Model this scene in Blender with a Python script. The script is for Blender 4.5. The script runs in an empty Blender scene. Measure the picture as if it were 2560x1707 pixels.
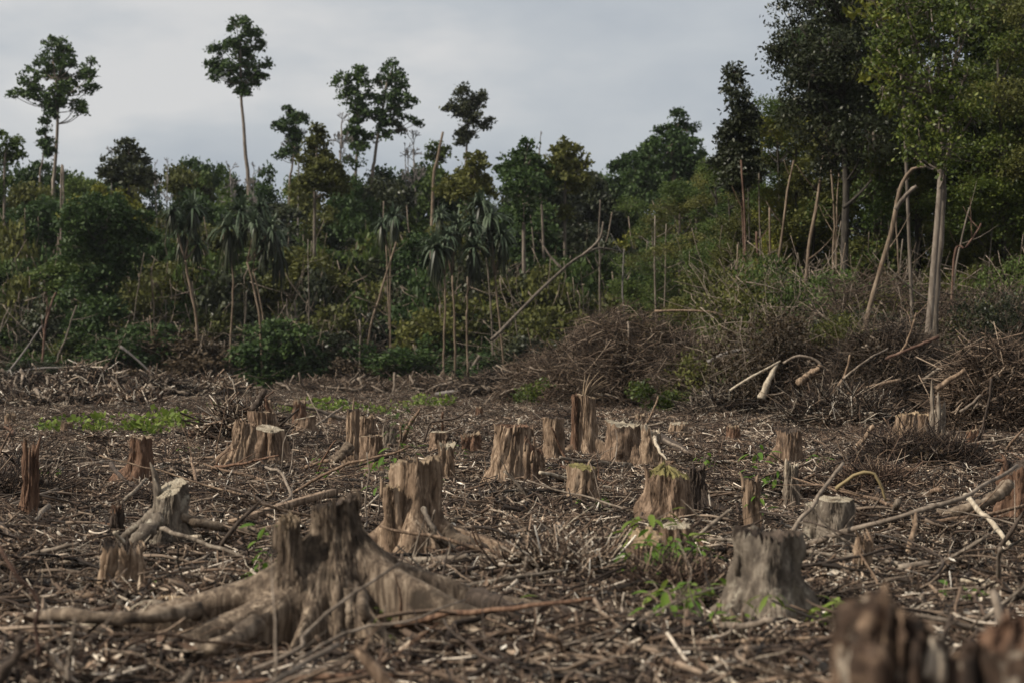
import bpy, math, random
import numpy as np
from mathutils import Vector, noise as mnoise

rng = np.random.default_rng(7)
random.seed(7)
C = bpy.context.scene.collection
SC = bpy.context.scene

# ------------------------------------------------------------------ camera
FPX, HOR, CAMH = 5000.0, 900.0, 2.0      # focal length in photo pixels, horizon row, eye height
cd = bpy.data.cameras.new('camera')
cam = bpy.data.objects.new('camera', cd)
C.objects.link(cam)
cam.location = (0, 0, CAMH)
cam.rotation_euler = (math.radians(90) + math.atan((HOR - 853.5) / FPX), 0, 0)
cd.sensor_width = 36
cd.lens = 36 * FPX / 2560
cd.clip_start, cd.clip_end = 0.1, 6000
cd.dof.use_dof = True
cd.dof.focus_distance = 34
cd.dof.aperture_fstop = 1.9
cd.dof.aperture_blades = 8
SC.camera = cam

# ------------------------------------------------------------------ world and sun
SUN = Vector((-0.80, -0.30, 0.72)).normalized()
sun_el = math.asin(SUN.z)
sun_rot = math.atan2(SUN.x, SUN.y)
W = bpy.data.worlds.new('World')
SC.world = W
W.use_nodes = True
nt = W.node_tree
nt.nodes.clear()
def N(t, kind, **kw):
    n = t.nodes.new(kind)
    for k, v in kw.items():
        setattr(n, k, v)
    return n
def ramp(t, stops, interp='LINEAR'):
    n = t.nodes.new('ShaderNodeValToRGB')
    cr = n.color_ramp
    cr.interpolation = interp
    while len(cr.elements) < len(stops):
        cr.elements.new(0.5)
    for e, (p, c) in zip(cr.elements, stops):
        e.position = p
        e.color = (*c, 1) if len(c) == 3 else c
    return n
out = N(nt, 'ShaderNodeOutputWorld')
bgs = N(nt, 'ShaderNodeBackground'); bgs.inputs['Strength'].default_value = 0.09
bgc = N(nt, 'ShaderNodeBackground'); bgc.inputs['Strength'].default_value = 0.80
mixw = N(nt, 'ShaderNodeMixShader')
sky = N(nt, 'ShaderNodeTexSky', sky_type='NISHITA', sun_disc=False)
sky.sun_elevation = sun_el
sky.sun_rotation = sun_rot
sky.air_density = 1.0; sky.dust_density = 2.5
nt.links.new(sky.outputs[0], bgs.inputs[0])
tc = N(nt, 'ShaderNodeTexCoord')
mp = N(nt, 'ShaderNodeMapping'); mp.inputs['Scale'].default_value = (1.0, 1.0, 2.6)
mp.inputs['Location'].default_value = (0.33, 0.1, 0.42)
nt.links.new(tc.outputs['Generated'], mp.inputs[0])
n1 = N(nt, 'ShaderNodeTexNoise'); n1.inputs['Scale'].default_value = 4.5; n1.inputs['Detail'].default_value = 5; n1.inputs['Roughness'].default_value = 0.5
nt.links.new(mp.outputs[0], n1.inputs[0])
sep = N(nt, 'ShaderNodeSeparateXYZ'); nt.links.new(tc.outputs['Generated'], sep.inputs[0])
el = N(nt, 'ShaderNodeMapRange'); el.inputs[1].default_value = 0.03; el.inputs[2].default_value = 0.30
el.inputs[3].default_value = -0.14; el.inputs[4].default_value = 0.16
nt.links.new(sep.outputs[2], el.inputs[0])
add = N(nt, 'ShaderNodeMath', operation='ADD'); nt.links.new(n1.outputs[0], add.inputs[0]); nt.links.new(el.outputs[0], add.inputs[1])
cr = ramp(nt, [(0.38, (0.45, 0.49, 0.54)), (0.50, (0.55, 0.58, 0.61)), (0.60, (0.70, 0.70, 0.70))])
nt.links.new(add.outputs[0], cr.inputs[0])
nt.links.new(cr.outputs[0], bgc.inputs[0])
mixw.inputs[0].default_value = 0.93
nt.links.new(bgs.outputs[0], mixw.inputs[1]); nt.links.new(bgc.outputs[0], mixw.inputs[2])
nt.links.new(mixw.outputs[0], out.inputs[0])

sd = bpy.data.lights.new('sun', 'SUN')
sd.energy = 5.0; sd.angle = math.radians(1.5); sd.color = (1.0, 0.92, 0.79)
so = bpy.data.objects.new('sun', sd); C.objects.link(so)
so.rotation_euler = (-SUN).to_track_quat('-Z', 'Y').to_euler()
SC.view_settings.view_transform = 'Standard'
SC.view_settings.look = 'None'
SC.view_settings.exposure = 0.28
SC.view_settings.gamma = 1.0
SC.view_settings.use_curve_mapping = False
SC.render.engine = 'CYCLES'
SC.cycles.max_bounces = 6
SC.cycles.volume_bounces = 0
SC.cycles.transparent_max_bounces = 4
HAZE = 0.00007

# ------------------------------------------------------------------ materials
MATS = {}
def new_mat(name):
    m = bpy.data.materials.new(name); m.use_nodes = True
    t = m.node_tree; t.nodes.clear()
    o = N(t, 'ShaderNodeOutputMaterial')
    return m, t, o
def wood(name, dark, mid, light, sc=(14, 14, 1.6), blotch=None, rough=0.85, bump=0.5, island=0.0, detail=6, rings=0):
    """grain stretched along local Z, optional blotches of lichen or stain, optional change from piece to piece"""
    if name in MATS: return MATS[name]
    m, t, o = new_mat(name)
    b = N(t, 'ShaderNodeBsdfPrincipled'); b.inputs['Roughness'].default_value = rough
    b.inputs['Specular IOR Level'].default_value = 0.25
    tcx = N(t, 'ShaderNodeTexCoord'); mpp = N(t, 'ShaderNodeMapping'); mpp.inputs['Scale'].default_value = sc
    oi = N(t, 'ShaderNodeObjectInfo')
    vm = N(t, 'ShaderNodeVectorMath', operation='SCALE'); vm.inputs[0].default_value = (17, 23, 31)
    t.links.new(oi.outputs['Random'], vm.inputs['Scale'])
    va = N(t, 'ShaderNodeVectorMath', operation='ADD')
    t.links.new(tcx.outputs['Object'], va.inputs[0]); t.links.new(vm.outputs[0], va.inputs[1])
    t.links.new(va.outputs[0], mpp.inputs[0])
    nz = N(t, 'ShaderNodeTexNoise'); nz.inputs['Scale'].default_value = 1.0; nz.inputs['Detail'].default_value = detail
    nz.inputs['Roughness'].default_value = 0.65; nz.inputs['Distortion'].default_value = 0.6
    t.links.new(mpp.outputs[0], nz.inputs[0])
    r = ramp(t, [(0.30, dark), (0.50, mid), (0.70, light)])
    t.links.new(nz.outputs[0], r.inputs[0])
    col = r.outputs[0]
    if blotch:
        n2 = N(t, 'ShaderNodeTexNoise'); n2.inputs['Scale'].default_value = blotch[1]; n2.inputs['Detail'].default_value = 5
        n2.inputs['Roughness'].default_value = 0.6
        t.links.new(va.outputs[0], n2.inputs[0])
        r2 = ramp(t, [(blotch[2], (0, 0, 0)), (blotch[2] + 0.12, (1, 1, 1))])
        t.links.new(n2.outputs[0], r2.inputs[0])
        mx = N(t, 'ShaderNodeMixRGB'); mx.inputs[2].default_value = (*blotch[0], 1)
        t.links.new(r2.outputs[0], mx.inputs[0]); t.links.new(col, mx.inputs[1]); col = mx.outputs[0]
    if rings:
        wv = N(t, 'ShaderNodeTexWave', wave_type='RINGS', rings_direction='Z'); wv.inputs['Scale'].default_value = rings; wv.inputs['Distortion'].default_value = 2.5; wv.inputs['Detail'].default_value = 3
        t.links.new(tcx.outputs['Object'], wv.inputs[0])
        rw = ramp(t, [(0, (.62, .58, .54)), (.6, (1, 1, 1))]); t.links.new(wv.outputs['Fac'], rw.inputs[0])
        mx = N(t, 'ShaderNodeMixRGB', blend_type='MULTIPLY'); mx.inputs[0].default_value = 1
        t.links.new(col, mx.inputs[1]); t.links.new(rw.outputs[0], mx.inputs[2]); col = mx.outputs[0]
    if island:
        g = N(t, 'ShaderNodeNewGeometry')
        mr = N(t, 'ShaderNodeMapRange'); mr.inputs[3].default_value = 1 - island; mr.inputs[4].default_value = 1 + island
        t.links.new(g.outputs['Random Per Island'], mr.inputs[0])
        mx = N(t, 'ShaderNodeVectorMath', operation='SCALE')
        t.links.new(col, mx.inputs[0]); t.links.new(mr.outputs[0], mx.inputs['Scale']); col = mx.outputs[0]
    t.links.new(col, b.inputs['Base Color'])
    if bump:
        bp = N(t, 'ShaderNodeBump'); bp.inputs['Strength'].default_value = bump; bp.inputs['Distance'].default_value = 0.02
        t.links.new(nz.outputs[0], bp.inputs['Height']); t.links.new(bp.outputs[0], b.inputs['Normal'])
    t.links.new(b.outputs[0], o.inputs[0])
    MATS[name] = m
    return m
def litter(name, stops):
    """each separate piece takes its own colour from the stops"""
    m, t, o = new_mat(name)
    b = N(t, 'ShaderNodeBsdfPrincipled'); b.inputs['Roughness'].default_value = 0.8; b.inputs['Specular IOR Level'].default_value = 0.3
    g = N(t, 'ShaderNodeNewGeometry')
    r = ramp(t, stops); t.links.new(g.outputs['Random Per Island'], r.inputs[0])
    tcx = N(t, 'ShaderNodeTexCoord')
    nz = N(t, 'ShaderNodeTexNoise'); nz.inputs['Scale'].default_value = 30; nz.inputs['Detail'].default_value = 3
    t.links.new(tcx.outputs['Object'], nz.inputs[0])
    mr = N(t, 'ShaderNodeMapRange'); mr.inputs[1].default_value = .3; mr.inputs[2].default_value = .7; mr.inputs[3].default_value = .65; mr.inputs[4].default_value = 1.3
    t.links.new(nz.outputs[0], mr.inputs[0])
    mx = N(t, 'ShaderNodeVectorMath', operation='SCALE')
    t.links.new(r.outputs[0], mx.inputs[0]); t.links.new(mr.outputs[0], mx.inputs['Scale'])
    oi = N(t, 'ShaderNodeObjectInfo'); m2 = N(t, 'ShaderNodeMapRange'); m2.inputs[3].default_value = .5; m2.inputs[4].default_value = 1.25
    t.links.new(oi.outputs['Random'], m2.inputs[0])
    mz = N(t, 'ShaderNodeVectorMath', operation='SCALE'); t.links.new(mx.outputs[0], mz.inputs[0]); t.links.new(m2.outputs[0], mz.inputs['Scale'])
    t.links.new(mz.outputs[0], b.inputs['Base Color']); t.links.new(b.outputs[0], o.inputs[0])
    return m
def leafm(name, stops, trans=0.3, rough=0.55, spec=0.18):
    m, t, o = new_mat(name)
    b = N(t, 'ShaderNodeBsdfPrincipled'); b.inputs['Roughness'].default_value = rough; b.inputs['Specular IOR Level'].default_value = spec
    g = N(t, 'ShaderNodeNewGeometry'); oi = N(t, 'ShaderNodeObjectInfo')
    # piece to piece, clump to clump and plant to plant changes of leaf colour
    tcx = N(t, 'ShaderNodeTexCoord')
    nz = N(t, 'ShaderNodeTexNoise'); nz.inputs['Scale'].default_value = 0.55; nz.inputs['Detail'].default_value = 2
    t.links.new(tcx.outputs['Object'], nz.inputs[0])
    a1 = N(t, 'ShaderNodeMath', operation='MULTIPLY_ADD'); a1.inputs[1].default_value = 0.45; a1.inputs[2].default_value = -0.03
    t.links.new(g.outputs['Random Per Island'], a1.inputs[0])
    a2 = N(t, 'ShaderNodeMath', operation='MULTIPLY_ADD'); a2.inputs[1].default_value = 0.75
    t.links.new(nz.outputs[0], a2.inputs[0]); t.links.new(a1.outputs[0], a2.inputs[2])
    a3 = N(t, 'ShaderNodeMath', operation='MULTIPLY_ADD'); a3.inputs[1].default_value = 0.3
    t.links.new(oi.outputs['Random'], a3.inputs[0]); t.links.new(a2.outputs[0], a3.inputs[2])
    a4 = N(t, 'ShaderNodeMath', operation='SUBTRACT'); a4.inputs[1].default_value = 0.22
    t.links.new(a3.outputs[0], a4.inputs[0])
    r = ramp(t, stops); t.links.new(a4.outputs[0], r.inputs[0])
    t.links.new(r.outputs[0], b.inputs['Base Color'])
    tr = N(t, 'ShaderNodeBsdfTranslucent'); t.links.new(r.outputs[0], tr.inputs[0])
    mx = N(t, 'ShaderNodeMixShader'); mx.inputs[0].default_value = trans
    t.links.new(b.outputs[0], mx.inputs[1]); t.links.new(tr.outputs[0], mx.inputs[2])
    t.links.new(mx.outputs[0], o.inputs[0])
    return m

M_BROWN = wood('wood_brown', (.025, .015, .009), (.125, .082, .054), (.30, .215, .15), (22, 22, 1.8), blotch=((.04, .027, .02), 3.0, .57))
M_FRONT = wood('wood_weathered', (.016, .011, .008), (.115, .083, .058), (.33, .26, .19), (26, 26, 1.6), blotch=((.035, .025, .017), 2.2, .52), bump=.8)
M_BLOTCH = wood('rotten_wood', (.006, .004, .003), (.048, .029, .019), (.22, .15, .10), (6, 6, 4), blotch=((.45, .38, .30), 4.5, .58), bump=.6)
M_ROOT = wood('root_wood', (.022, .015, .010), (.115, .085, .060), (.27, .215, .16), (7, 7, 7), blotch=((.04, .028, .02), 9, .56), bump=.9)
M_TAN = wood('wood_tan', (.030, .018, .011), (.165, .112, .074), (.38, .285, .20), (20, 20, 1.5), blotch=((.07, .045, .03), 2.5, .56))
M_GREYW = wood('wood_grey', (.045, .034, .026), (.145, .115, .088), (.28, .24, .19), (16, 16, 2.5), blotch=((.055, .042, .032), 5, .57))
M_RED = wood('wood_red', (.028, .014, .009), (.105, .058, .036), (.21, .13, .085), (24, 24, 1.8), blotch=((.03, .018, .012), 3, .56))
M_DARK = wood('wood_dark', (.012, .009, .007), (.045, .032, .024), (.10, .075, .058), (18, 18, 2), blotch=((.12, .095, .07), 4, .62))
M_MOTTLE = wood('bark_mottled', (.022, .017, .013), (.10, .08, .062), (.22, .185, .145), (9, 9, 5), blotch=((.27, .24, .19), 9, .58))
M_SAWN = wood('sawn_wood', (.17, .14, .10), (.29, .25, .19), (.42, .38, .30), (9, 9, 9), blotch=((.13, .10, .07), 6, .54), bump=.3, rings=14)
M_SAWNB = wood('sawn_wood_brown', (.10, .07, .045), (.20, .15, .10), (.32, .25, .18), (9, 9, 9), blotch=((.06, .04, .03), 5, .53), bump=.4, rings=14)
M_MOSS = wood('mossy_wood', (.06, .05, .02), (.15, .13, .05), (.24, .20, .09), (12, 12, 12), bump=.8)
M_PALE = wood('peeled_pale', (.14, .11, .08), (.34, .285, .215), (.54, .48, .38), (16, 16, 4), blotch=((.12, .09, .065), 7, .57), bump=.5)
M_ORANGE = wood('fresh_wood', (.12, .082, .048), (.25, .18, .112), (.36, .28, .18), (16, 16, 3), bump=.3)
M_TRUNK = wood('trunk_pale', (.06, .046, .036), (.135, .11, .088), (.24, .205, .168), (5, 5, 1.2), blotch=((.09, .075, .06), 1.2, .58), bump=.2)
M_TRUNKW = wood('trunk_warm', (.055, .038, .025), (.125, .092, .064), (.23, .178, .13), (7, 7, 1.5), blotch=((.10, .06, .04), 2.2, .6), bump=.2)
M_TRUNKR = wood('trunk_red', (.03, .016, .012), (.085, .048, .034), (.17, .11, .08), (7, 7, 1.5), bump=.2)
M_TRUNKD = wood('trunk_dark', (.012, .010, .008), (.03, .025, .02), (.07, .06, .045), (7, 7, 2), bump=.3)
M_TRUNKM = wood('trunk_mid', (.045, .036, .028), (.10, .082, .065), (.18, .15, .12), (7, 7, 1.5), bump=.2)
M_DEAD = wood('dead_grey', (.07, .06, .055), (.14, .125, .115), (.22, .20, .185), (7, 7, 1.5), bump=0)
M_TWIG = wood('twig_mid', (.05, .038, .028), (.14, .11, .085), (.26, .215, .17), (9, 9, 3), bump=.2, island=.35)
M_LITTER = litter('litter_pieces', [(0.0, (.006, .0035, .002)), (.44, (.024, .013, .008)), (.61, (.094, .058, .038)), (.76, (.215, .152, .106)), (.88, (.38, .305, .23)), (.95, (.60, .52, .42)), (1.0, (.76, .70, .61))])
M_LITTERL = litter('long_twigs', [(0.0, (.008, .005, .003)), (.40, (.034, .020, .013)), (.66, (.125, .084, .057)), (.86, (.27, .208, .155)), (1.0, (.58, .50, .41))])
M_LITTERD = litter('dark_litter_pieces', [(0.0, (.007, .004, .003)), (.5, (.030, .017, .011)), (.8, (.085, .052, .035)), (1.0, (.26, .19, .135))])
M_BRUSH = litter('brush_pieces', [(0.0, (.012, .008, .005)), (.45, (.045, .029, .019)), (.8, (.12, .082, .056)), (1.0, (.28, .215, .16))])
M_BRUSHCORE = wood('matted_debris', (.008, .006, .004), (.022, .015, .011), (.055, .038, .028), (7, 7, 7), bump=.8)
def dirt():
    m, t, o = new_mat('peat_soil')
    b = N(t, 'ShaderNodeBsdfPrincipled'); b.inputs['Roughness'].default_value = 0.95; b.inputs['Specular IOR Level'].default_value = .1
    tcx = N(t, 'ShaderNodeTexCoord')
    nz = N(t, 'ShaderNodeTexNoise'); nz.inputs['Scale'].default_value = 9; nz.inputs['Detail'].default_value = 8; nz.inputs['Roughness'].default_value = .75
    n2 = N(t, 'ShaderNodeTexNoise'); n2.inputs['Scale'].default_value = .35; n2.inputs['Detail'].default_value = 4
    t.links.new(tcx.outputs['Object'], nz.inputs[0]); t.links.new(tcx.outputs['Object'], n2.inputs[0])
    r = ramp(t, [(.3, (.008, .005, .0035)), (.5, (.026, .016, .011)), (.62, (.06, .039, .027)), (.75, (.14, .098, .07))])
    r2 = ramp(t, [(.35, (.7, .6, .55)), (.6, (1.1, 1.0, .95))])
    mx = N(t, 'ShaderNodeMixRGB', blend_type='MULTIPLY'); mx.inputs[0].default_value = 1
    t.links.new(nz.outputs[0], r.inputs[0]); t.links.new(n2.outputs[0], r2.inputs[0])
    t.links.new(r.outputs[0], mx.inputs[1]); t.links.new(r2.outputs[0], mx.inputs[2])
    t.links.new(mx.outputs[0], b.inputs['Base Color'])
    bp = N(t, 'ShaderNodeBump'); bp.inputs['Strength'].default_value = .9; bp.inputs['Distance'].default_value = .06
    t.links.new(nz.outputs[0], bp.inputs['Height']); t.links.new(bp.outputs[0], b.inputs['Normal'])
    t.links.new(b.outputs[0], o.inputs[0])
    return m
M_DIRT = dirt()
L_DARK = leafm('leaf_dark', [(0, (.009, .020, .006)), (.5, (0.033, 0.060, 0.018)), (1, (.070, .105, .026))])
L_MID = leafm('leaf_mid', [(0, (.014, .026, .008)), (.5, (0.055, 0.085, 0.021)), (1, (.115, .145, .035))])
L_OLIVE = leafm('leaf_olive', [(0, (.020, .024, .008)), (.5, (0.075, 0.081, 0.021)), (1, (.15, .145, .036))])
L_YEL = leafm('leaf_yellowish', [(0, (.032, .038, .007)), (.5, (.105, .112, .017)), (1, (.22, .21, .035))])
L_BROWN = leafm('leaf_brown', [(0, (.018, .013, .008)), (.5, (.048, .034, .020)), (1, (.11, .078, .046))], trans=.15)
L_EMERG = leafm('leaf_emergent', [(0, (.012, .024, .008)), (.5, (.038, .068, .019)), (1, (.095, .14, .036))], trans=.2)
L_BRIGHT = leafm('leaf_bright', [(0, (.014, .026, .005)), (.5, (.052, .075, .013)), (.8, (.125, .150, .028)), (1, (.30, .29, .09))], trans=.35, rough=.45, spec=.25)
L_DKOLIVE = leafm('leaf_dark_olive', [(0, (.010, .014, .008)), (.5, (.028, .034, .016)), (1, (.070, .075, .036))], trans=.2, rough=.4)
L_PALM = leafm('leaf_screwpine', [(0, (.020, .032, .018)), (.5, (.052, .075, .044)), (1, (.14, .17, .11))], trans=.2)
L_WEED = leafm('leaf_weed', [(0, (.04, .065, .010)), (.5, (.125, .175, .03)), (1, (.29, .34, .08))], trans=.35)
L_WEEDD = leafm('leaf_sapling', [(0, (.035, .075, .012)), (.5, (.08, .15, .02)), (1, (.20, .27, .045))], trans=.4)
L_STRAW = leafm('leaf_straw', [(0, (.16, .115, .06)), (.5, (.27, .21, .11)), (1, (.38, .31, .18))], trans=.15)

# ------------------------------------------------------------------ geometry helpers
def norm(a, axis=-1):
    return a / np.maximum(np.linalg.norm(a, axis=axis, keepdims=True), 1e-9)
def make_mesh(name, V, Q=None, T=None, smooth=False):
    me = bpy.data.meshes.new(name)
    V = np.asarray(V, dtype=np.float32).reshape(-1, 3)
    nq = 0 if Q is None else len(Q); ntr = 0 if T is None else len(T)
    me.vertices.add(len(V)); me.vertices.foreach_set('co', V.ravel())
    loops = []
    if nq: loops.append(np.asarray(Q, dtype=np.int32).ravel())
    if ntr: loops.append(np.asarray(T, dtype=np.int32).ravel())
    L = np.concatenate(loops)
    me.loops.add(len(L)); me.loops.foreach_set('vertex_index', L)
    st = np.concatenate([np.arange(nq) * 4, nq * 4 + np.arange(ntr) * 3]).astype(np.int32)
    me.polygons.add(nq + ntr); me.polygons.foreach_set('loop_start', st)
    if smooth:
        me.polygons.foreach_set('use_smooth', np.ones(nq + ntr, dtype=bool))
    me.update(calc_edges=True)
    return me
class MB:
    def __init__(s): s.V = []; s.Q = []; s.T = []; s.n = 0
    def add(s, V, Q=None, T=None):
        V = np.asarray(V, float).reshape(-1, 3)
        if Q is not None and len(Q): s.Q.append(np.asarray(Q) + s.n)
        if T is not None and len(T): s.T.append(np.asarray(T) + s.n)
        s.V.append(V); s.n += len(V)
        return s
    def build(s, name, mat, parent=None, org=(0, 0, 0), smooth=True):
        V = np.concatenate(s.V) - np.asarray(org)
        me = make_mesh(name, V, np.concatenate(s.Q) if s.Q else None, np.concatenate(s.T) if s.T else None, smooth)
        me.materials.append(mat)
        return obj(name, me, parent)
def obj(name, me, parent=None):
    o = bpy.data.objects.new(name, me); C.objects.link(o)
    if parent: o.parent = parent
    return o
USED = {}
def tag(o, label, cat, group=None, kind=None):
    if label: o['label'] = label
    if cat: o['category'] = cat
    if group: o['group'] = group
    if kind: o['kind'] = kind
    return o
def empty(name, loc):
    o = bpy.data.objects.new(name, None); C.objects.link(o); o.location = loc
    o.empty_display_size = 0.2
    return o
def copy_tree(o, parent=None):
    c = o.copy(); C.objects.link(c)
    if parent: c.parent = parent
    for ch in list(o.children): copy_tree(ch, c)
    return c
def recolour(o, name, mat):
    for ch in o.children:
        if ch.name.split('.')[0] == name:
            ch.material_slots[0].link = 'OBJECT'; ch.material_slots[0].material = mat
def tubes(P, R, S=5, cap=True, rough=0.0):
    """P (N,K,3) centre lines, R (N,K) radii -> verts and quads of N tubes"""
    P = np.asarray(P, float); R = np.asarray(R, float)
    if P.ndim == 2: P = P[None]; R = R[None]
    Tn = np.gradient(P, axis=1); Tn = norm(Tn)
    mean = norm(Tn.mean(1))
    ref = np.where(np.abs(mean[:, 2:3]) > 0.8, np.array([[1., 0.1, 0]]), np.array([[0.05, 0, 1.]]))
    U = norm(np.cross(Tn, ref[:, None, :])); Vv = np.cross(Tn, U)
    if cap:
        P = np.concatenate([P[:, :1], P, P[:, -1:]], 1); R = np.concatenate([R[:, :1] * 0.02, R, R[:, -1:] * 0.02], 1)
        U = np.concatenate([U[:, :1], U, U[:, -1:]], 1); Vv = np.concatenate([Vv[:, :1], Vv, Vv[:, -1:]], 1)
    n, k, _ = P.shape
    a = np.arange(S) / S * 2 * np.pi
    rr = R[:, :, None] * (1 + (rng.normal(0, rough, (n, k, S)) if rough else 0))
    X = P[:, :, None, :] + rr[..., None] * (np.cos(a)[None, None, :, None] * U[:, :, None, :] + np.sin(a)[None, None, :, None] * Vv[:, :, None, :])
    b = np.arange(n)[:, None, None] * k * S; i = np.arange(k - 1)[None, :, None] * S; j = np.arange(S)[None, None, :]; j2 = (j + 1) % S
    Q = np.stack([b + i + j, b + i + j2, b + i + S + j2, b + i + S + j], -1).reshape(-1, 4)
    return X.reshape(-1, 3), Q
def smooth_path(pts, n=12, jit=0.0):
    p = np.asarray(pts, float)
    if len(p) == 2: q = p[0] + (p[1] - p[0]) * np.linspace(0, 1, n)[:, None]
    else:
        e = np.concatenate([[2 * p[0] - p[1]], p, [2 * p[-1] - p[-2]]])
        t = np.linspace(0, len(p) - 1 - 1e-6, n); q = []
        for s in t:
            i = int(s); f = s - i; a, b, c, d = e[i], e[i + 1], e[i + 2], e[i + 3]
            q.append(.5 * (2 * b + (c - a) * f + (2 * a - 5 * b + 4 * c - d) * f * f + (3 * b - a - 3 * c + d) * f ** 3))
        q = np.array(q)
    if jit:
        w = rng.normal(0, jit, q.shape); w[1:-1] = (w[:-2] + w[1:-1] + w[2:]) / 2; w[0] = 0
        q = q + w
    return q
_ph = rng.uniform(0, 6.28, 12)
def gh(x, y):
    """height of the cleared ground"""
    x = np.asarray(x, float); y = np.asarray(y, float)
    h = .07 * np.sin(.55 * x + .21 * y + _ph[0]) + .06 * np.sin(.9 * y - .33 * x + _ph[1]) + .05 * np.sin(1.7 * x + 1.1 * y + _ph[2]) \
        + .035 * np.sin(2.9 * y - 2.1 * x + _ph[3]) + .03 * np.sin(3.7 * x + 1.3 * y + _ph[4]) + .02 * np.sin(6.1 * y + 4.3 * x + _ph[5]) + .02 * np.sin(7.3 * x - 3.9 * y + _ph[6])
    s = np.clip((y - 3) / 8, 0.3, 1)
    # a low bank to the right, where the standing forest comes nearer
    bank = np.clip((x - 7) / 9, 0, 1) * np.clip((y - 58) / 25, 0, 1) * 1.2
    return h * s * .7 - .05 + bank
def at(px, py, d):
    return np.array([(px - 1280) / FPX * d, d, CAMH + (HOR - py) / FPX * d])
def dist(py, z=0.0):
    return (CAMH - z) * FPX / (py - HOR)

# ------------------------------------------------------------------ ground
def axis(fine_lo, fine_hi, step, far_lo, far_hi, k=26):
    f = np.arange(fine_lo, fine_hi + 1e-6, step)
    a = fine_lo - np.geomspace(step, fine_lo - far_lo, k)[::-1]; b = fine_hi + np.geomspace(step, far_hi - fine_hi, k)
    return np.concatenate([a, f, b])
gx = axis(-34, 38, .22, -2500, 2500); gy = axis(3, 120, .25, -400, 4000)
GX, GY = np.meshgrid(gx, gy)
GZ = gh(GX, GY) + rng.normal(0, .012, GX.shape)
GZ[(np.abs(GX) > 200) | (GY > 400)] = -.05
nx, ny = len(gx), len(gy)
idx = np.arange(nx * ny).reshape(ny, nx)
Q = np.stack([idx[:-1, :-1], idx[:-1, 1:], idx[1:, 1:], idx[1:, :-1]], -1).reshape(-1, 4)
me = make_mesh('ground', np.stack([GX, GY, GZ], -1), Q, smooth=True); me.materials.append(M_DIRT)
tag(obj('ground', me), 'dark brown peaty soil of the cleared field', None, kind='structure')

# ------------------------------------------------------------------ loose litter (nobody could count it)
def rand_twigs(n, R, zlo, zhi, len_lo, len_hi, r_lo, r_hi, K=5, flat=.16, curl=.25, S=3, shape='disc'):
    a = rng.uniform(0, 2 * np.pi, n); rad = R * np.sqrt(rng.uniform(0, 1, n))
    c = np.stack([rad * np.cos(a), rad * np.sin(a), rng.uniform(zlo, zhi, n) ** 1.0], 1)
    L = np.exp(rng.uniform(np.log(len_lo), np.log(len_hi), n))
    yaw = rng.uniform(0, 2 * np.pi, n); pit = rng.normal(0, flat, n)
    dirv = np.stack([np.cos(yaw) * np.cos(pit), np.sin(yaw) * np.cos(pit), np.sin(pit)], 1)
    side = norm(np.cross(dirv, np.array([0, 0, 1.]))); up = np.cross(side, dirv)
    t = np.linspace(-.5, .5, K)
    bend = rng.normal(0, curl, n)[:, None] * (t ** 2 - .08)[None] ; bend2 = rng.normal(0, curl * .5, n)[:, None] * (t ** 2 - .1)[None]
    wob = rng.normal(0, .03, (n, K))
    P = c[:, None] + L[:, None, None] * (t[None, :, None] * dirv[:, None] + (bend + wob)[..., None] * side[:, None] + bend2[..., None] * up[:, None])
    r0 = np.exp(rng.uniform(np.log(r_lo), np.log(r_hi), n))
    Rr = r0[:, None] * np.linspace(1, .45, K)[None]
    return P, Rr
def chips(n, R, zlo, zhi, s_lo, s_hi):
    """splinters, bark flakes and curled dead leaves as small bent shards with thickness"""
    a = rng.uniform(0, 2 * np.pi, n); rad = R * np.sqrt(rng.uniform(0, 1, n))
    c = np.stack([rad * np.cos(a), rad * np.sin(a), rng.uniform(zlo, zhi, n)], 1)
    s = np.exp(rng.uniform(np.log(s_lo), np.log(s_hi), n)); w = s * rng.uniform(.12, .45, n)
    u = norm(np.stack([*rng.normal(0, 1, (2, n)), rng.normal(0, .35, n)], 1))
    v = norm(np.cross(u, norm(rng.normal(0, .5, (n, 3)) + [0, 0, 1]))); h = np.cross(u, v)
    P = [c - u * s[:, None] / 2, c + v * w[:, None] / 2, c + u * s[:, None] / 2, c - v * w[:, None] / 2, c + h * w[:, None] * .35]
    V = np.stack(P, 1).reshape(-1, 3)
    b = np.arange(n)[:, None] * 5
    T = np.concatenate([b + [0, 1, 4], b + [1, 2, 4], b + [2, 3, 4], b + [3, 0, 4]])
    return V, T
parts_col = bpy.data.collections.new('litter_patches')
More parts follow.
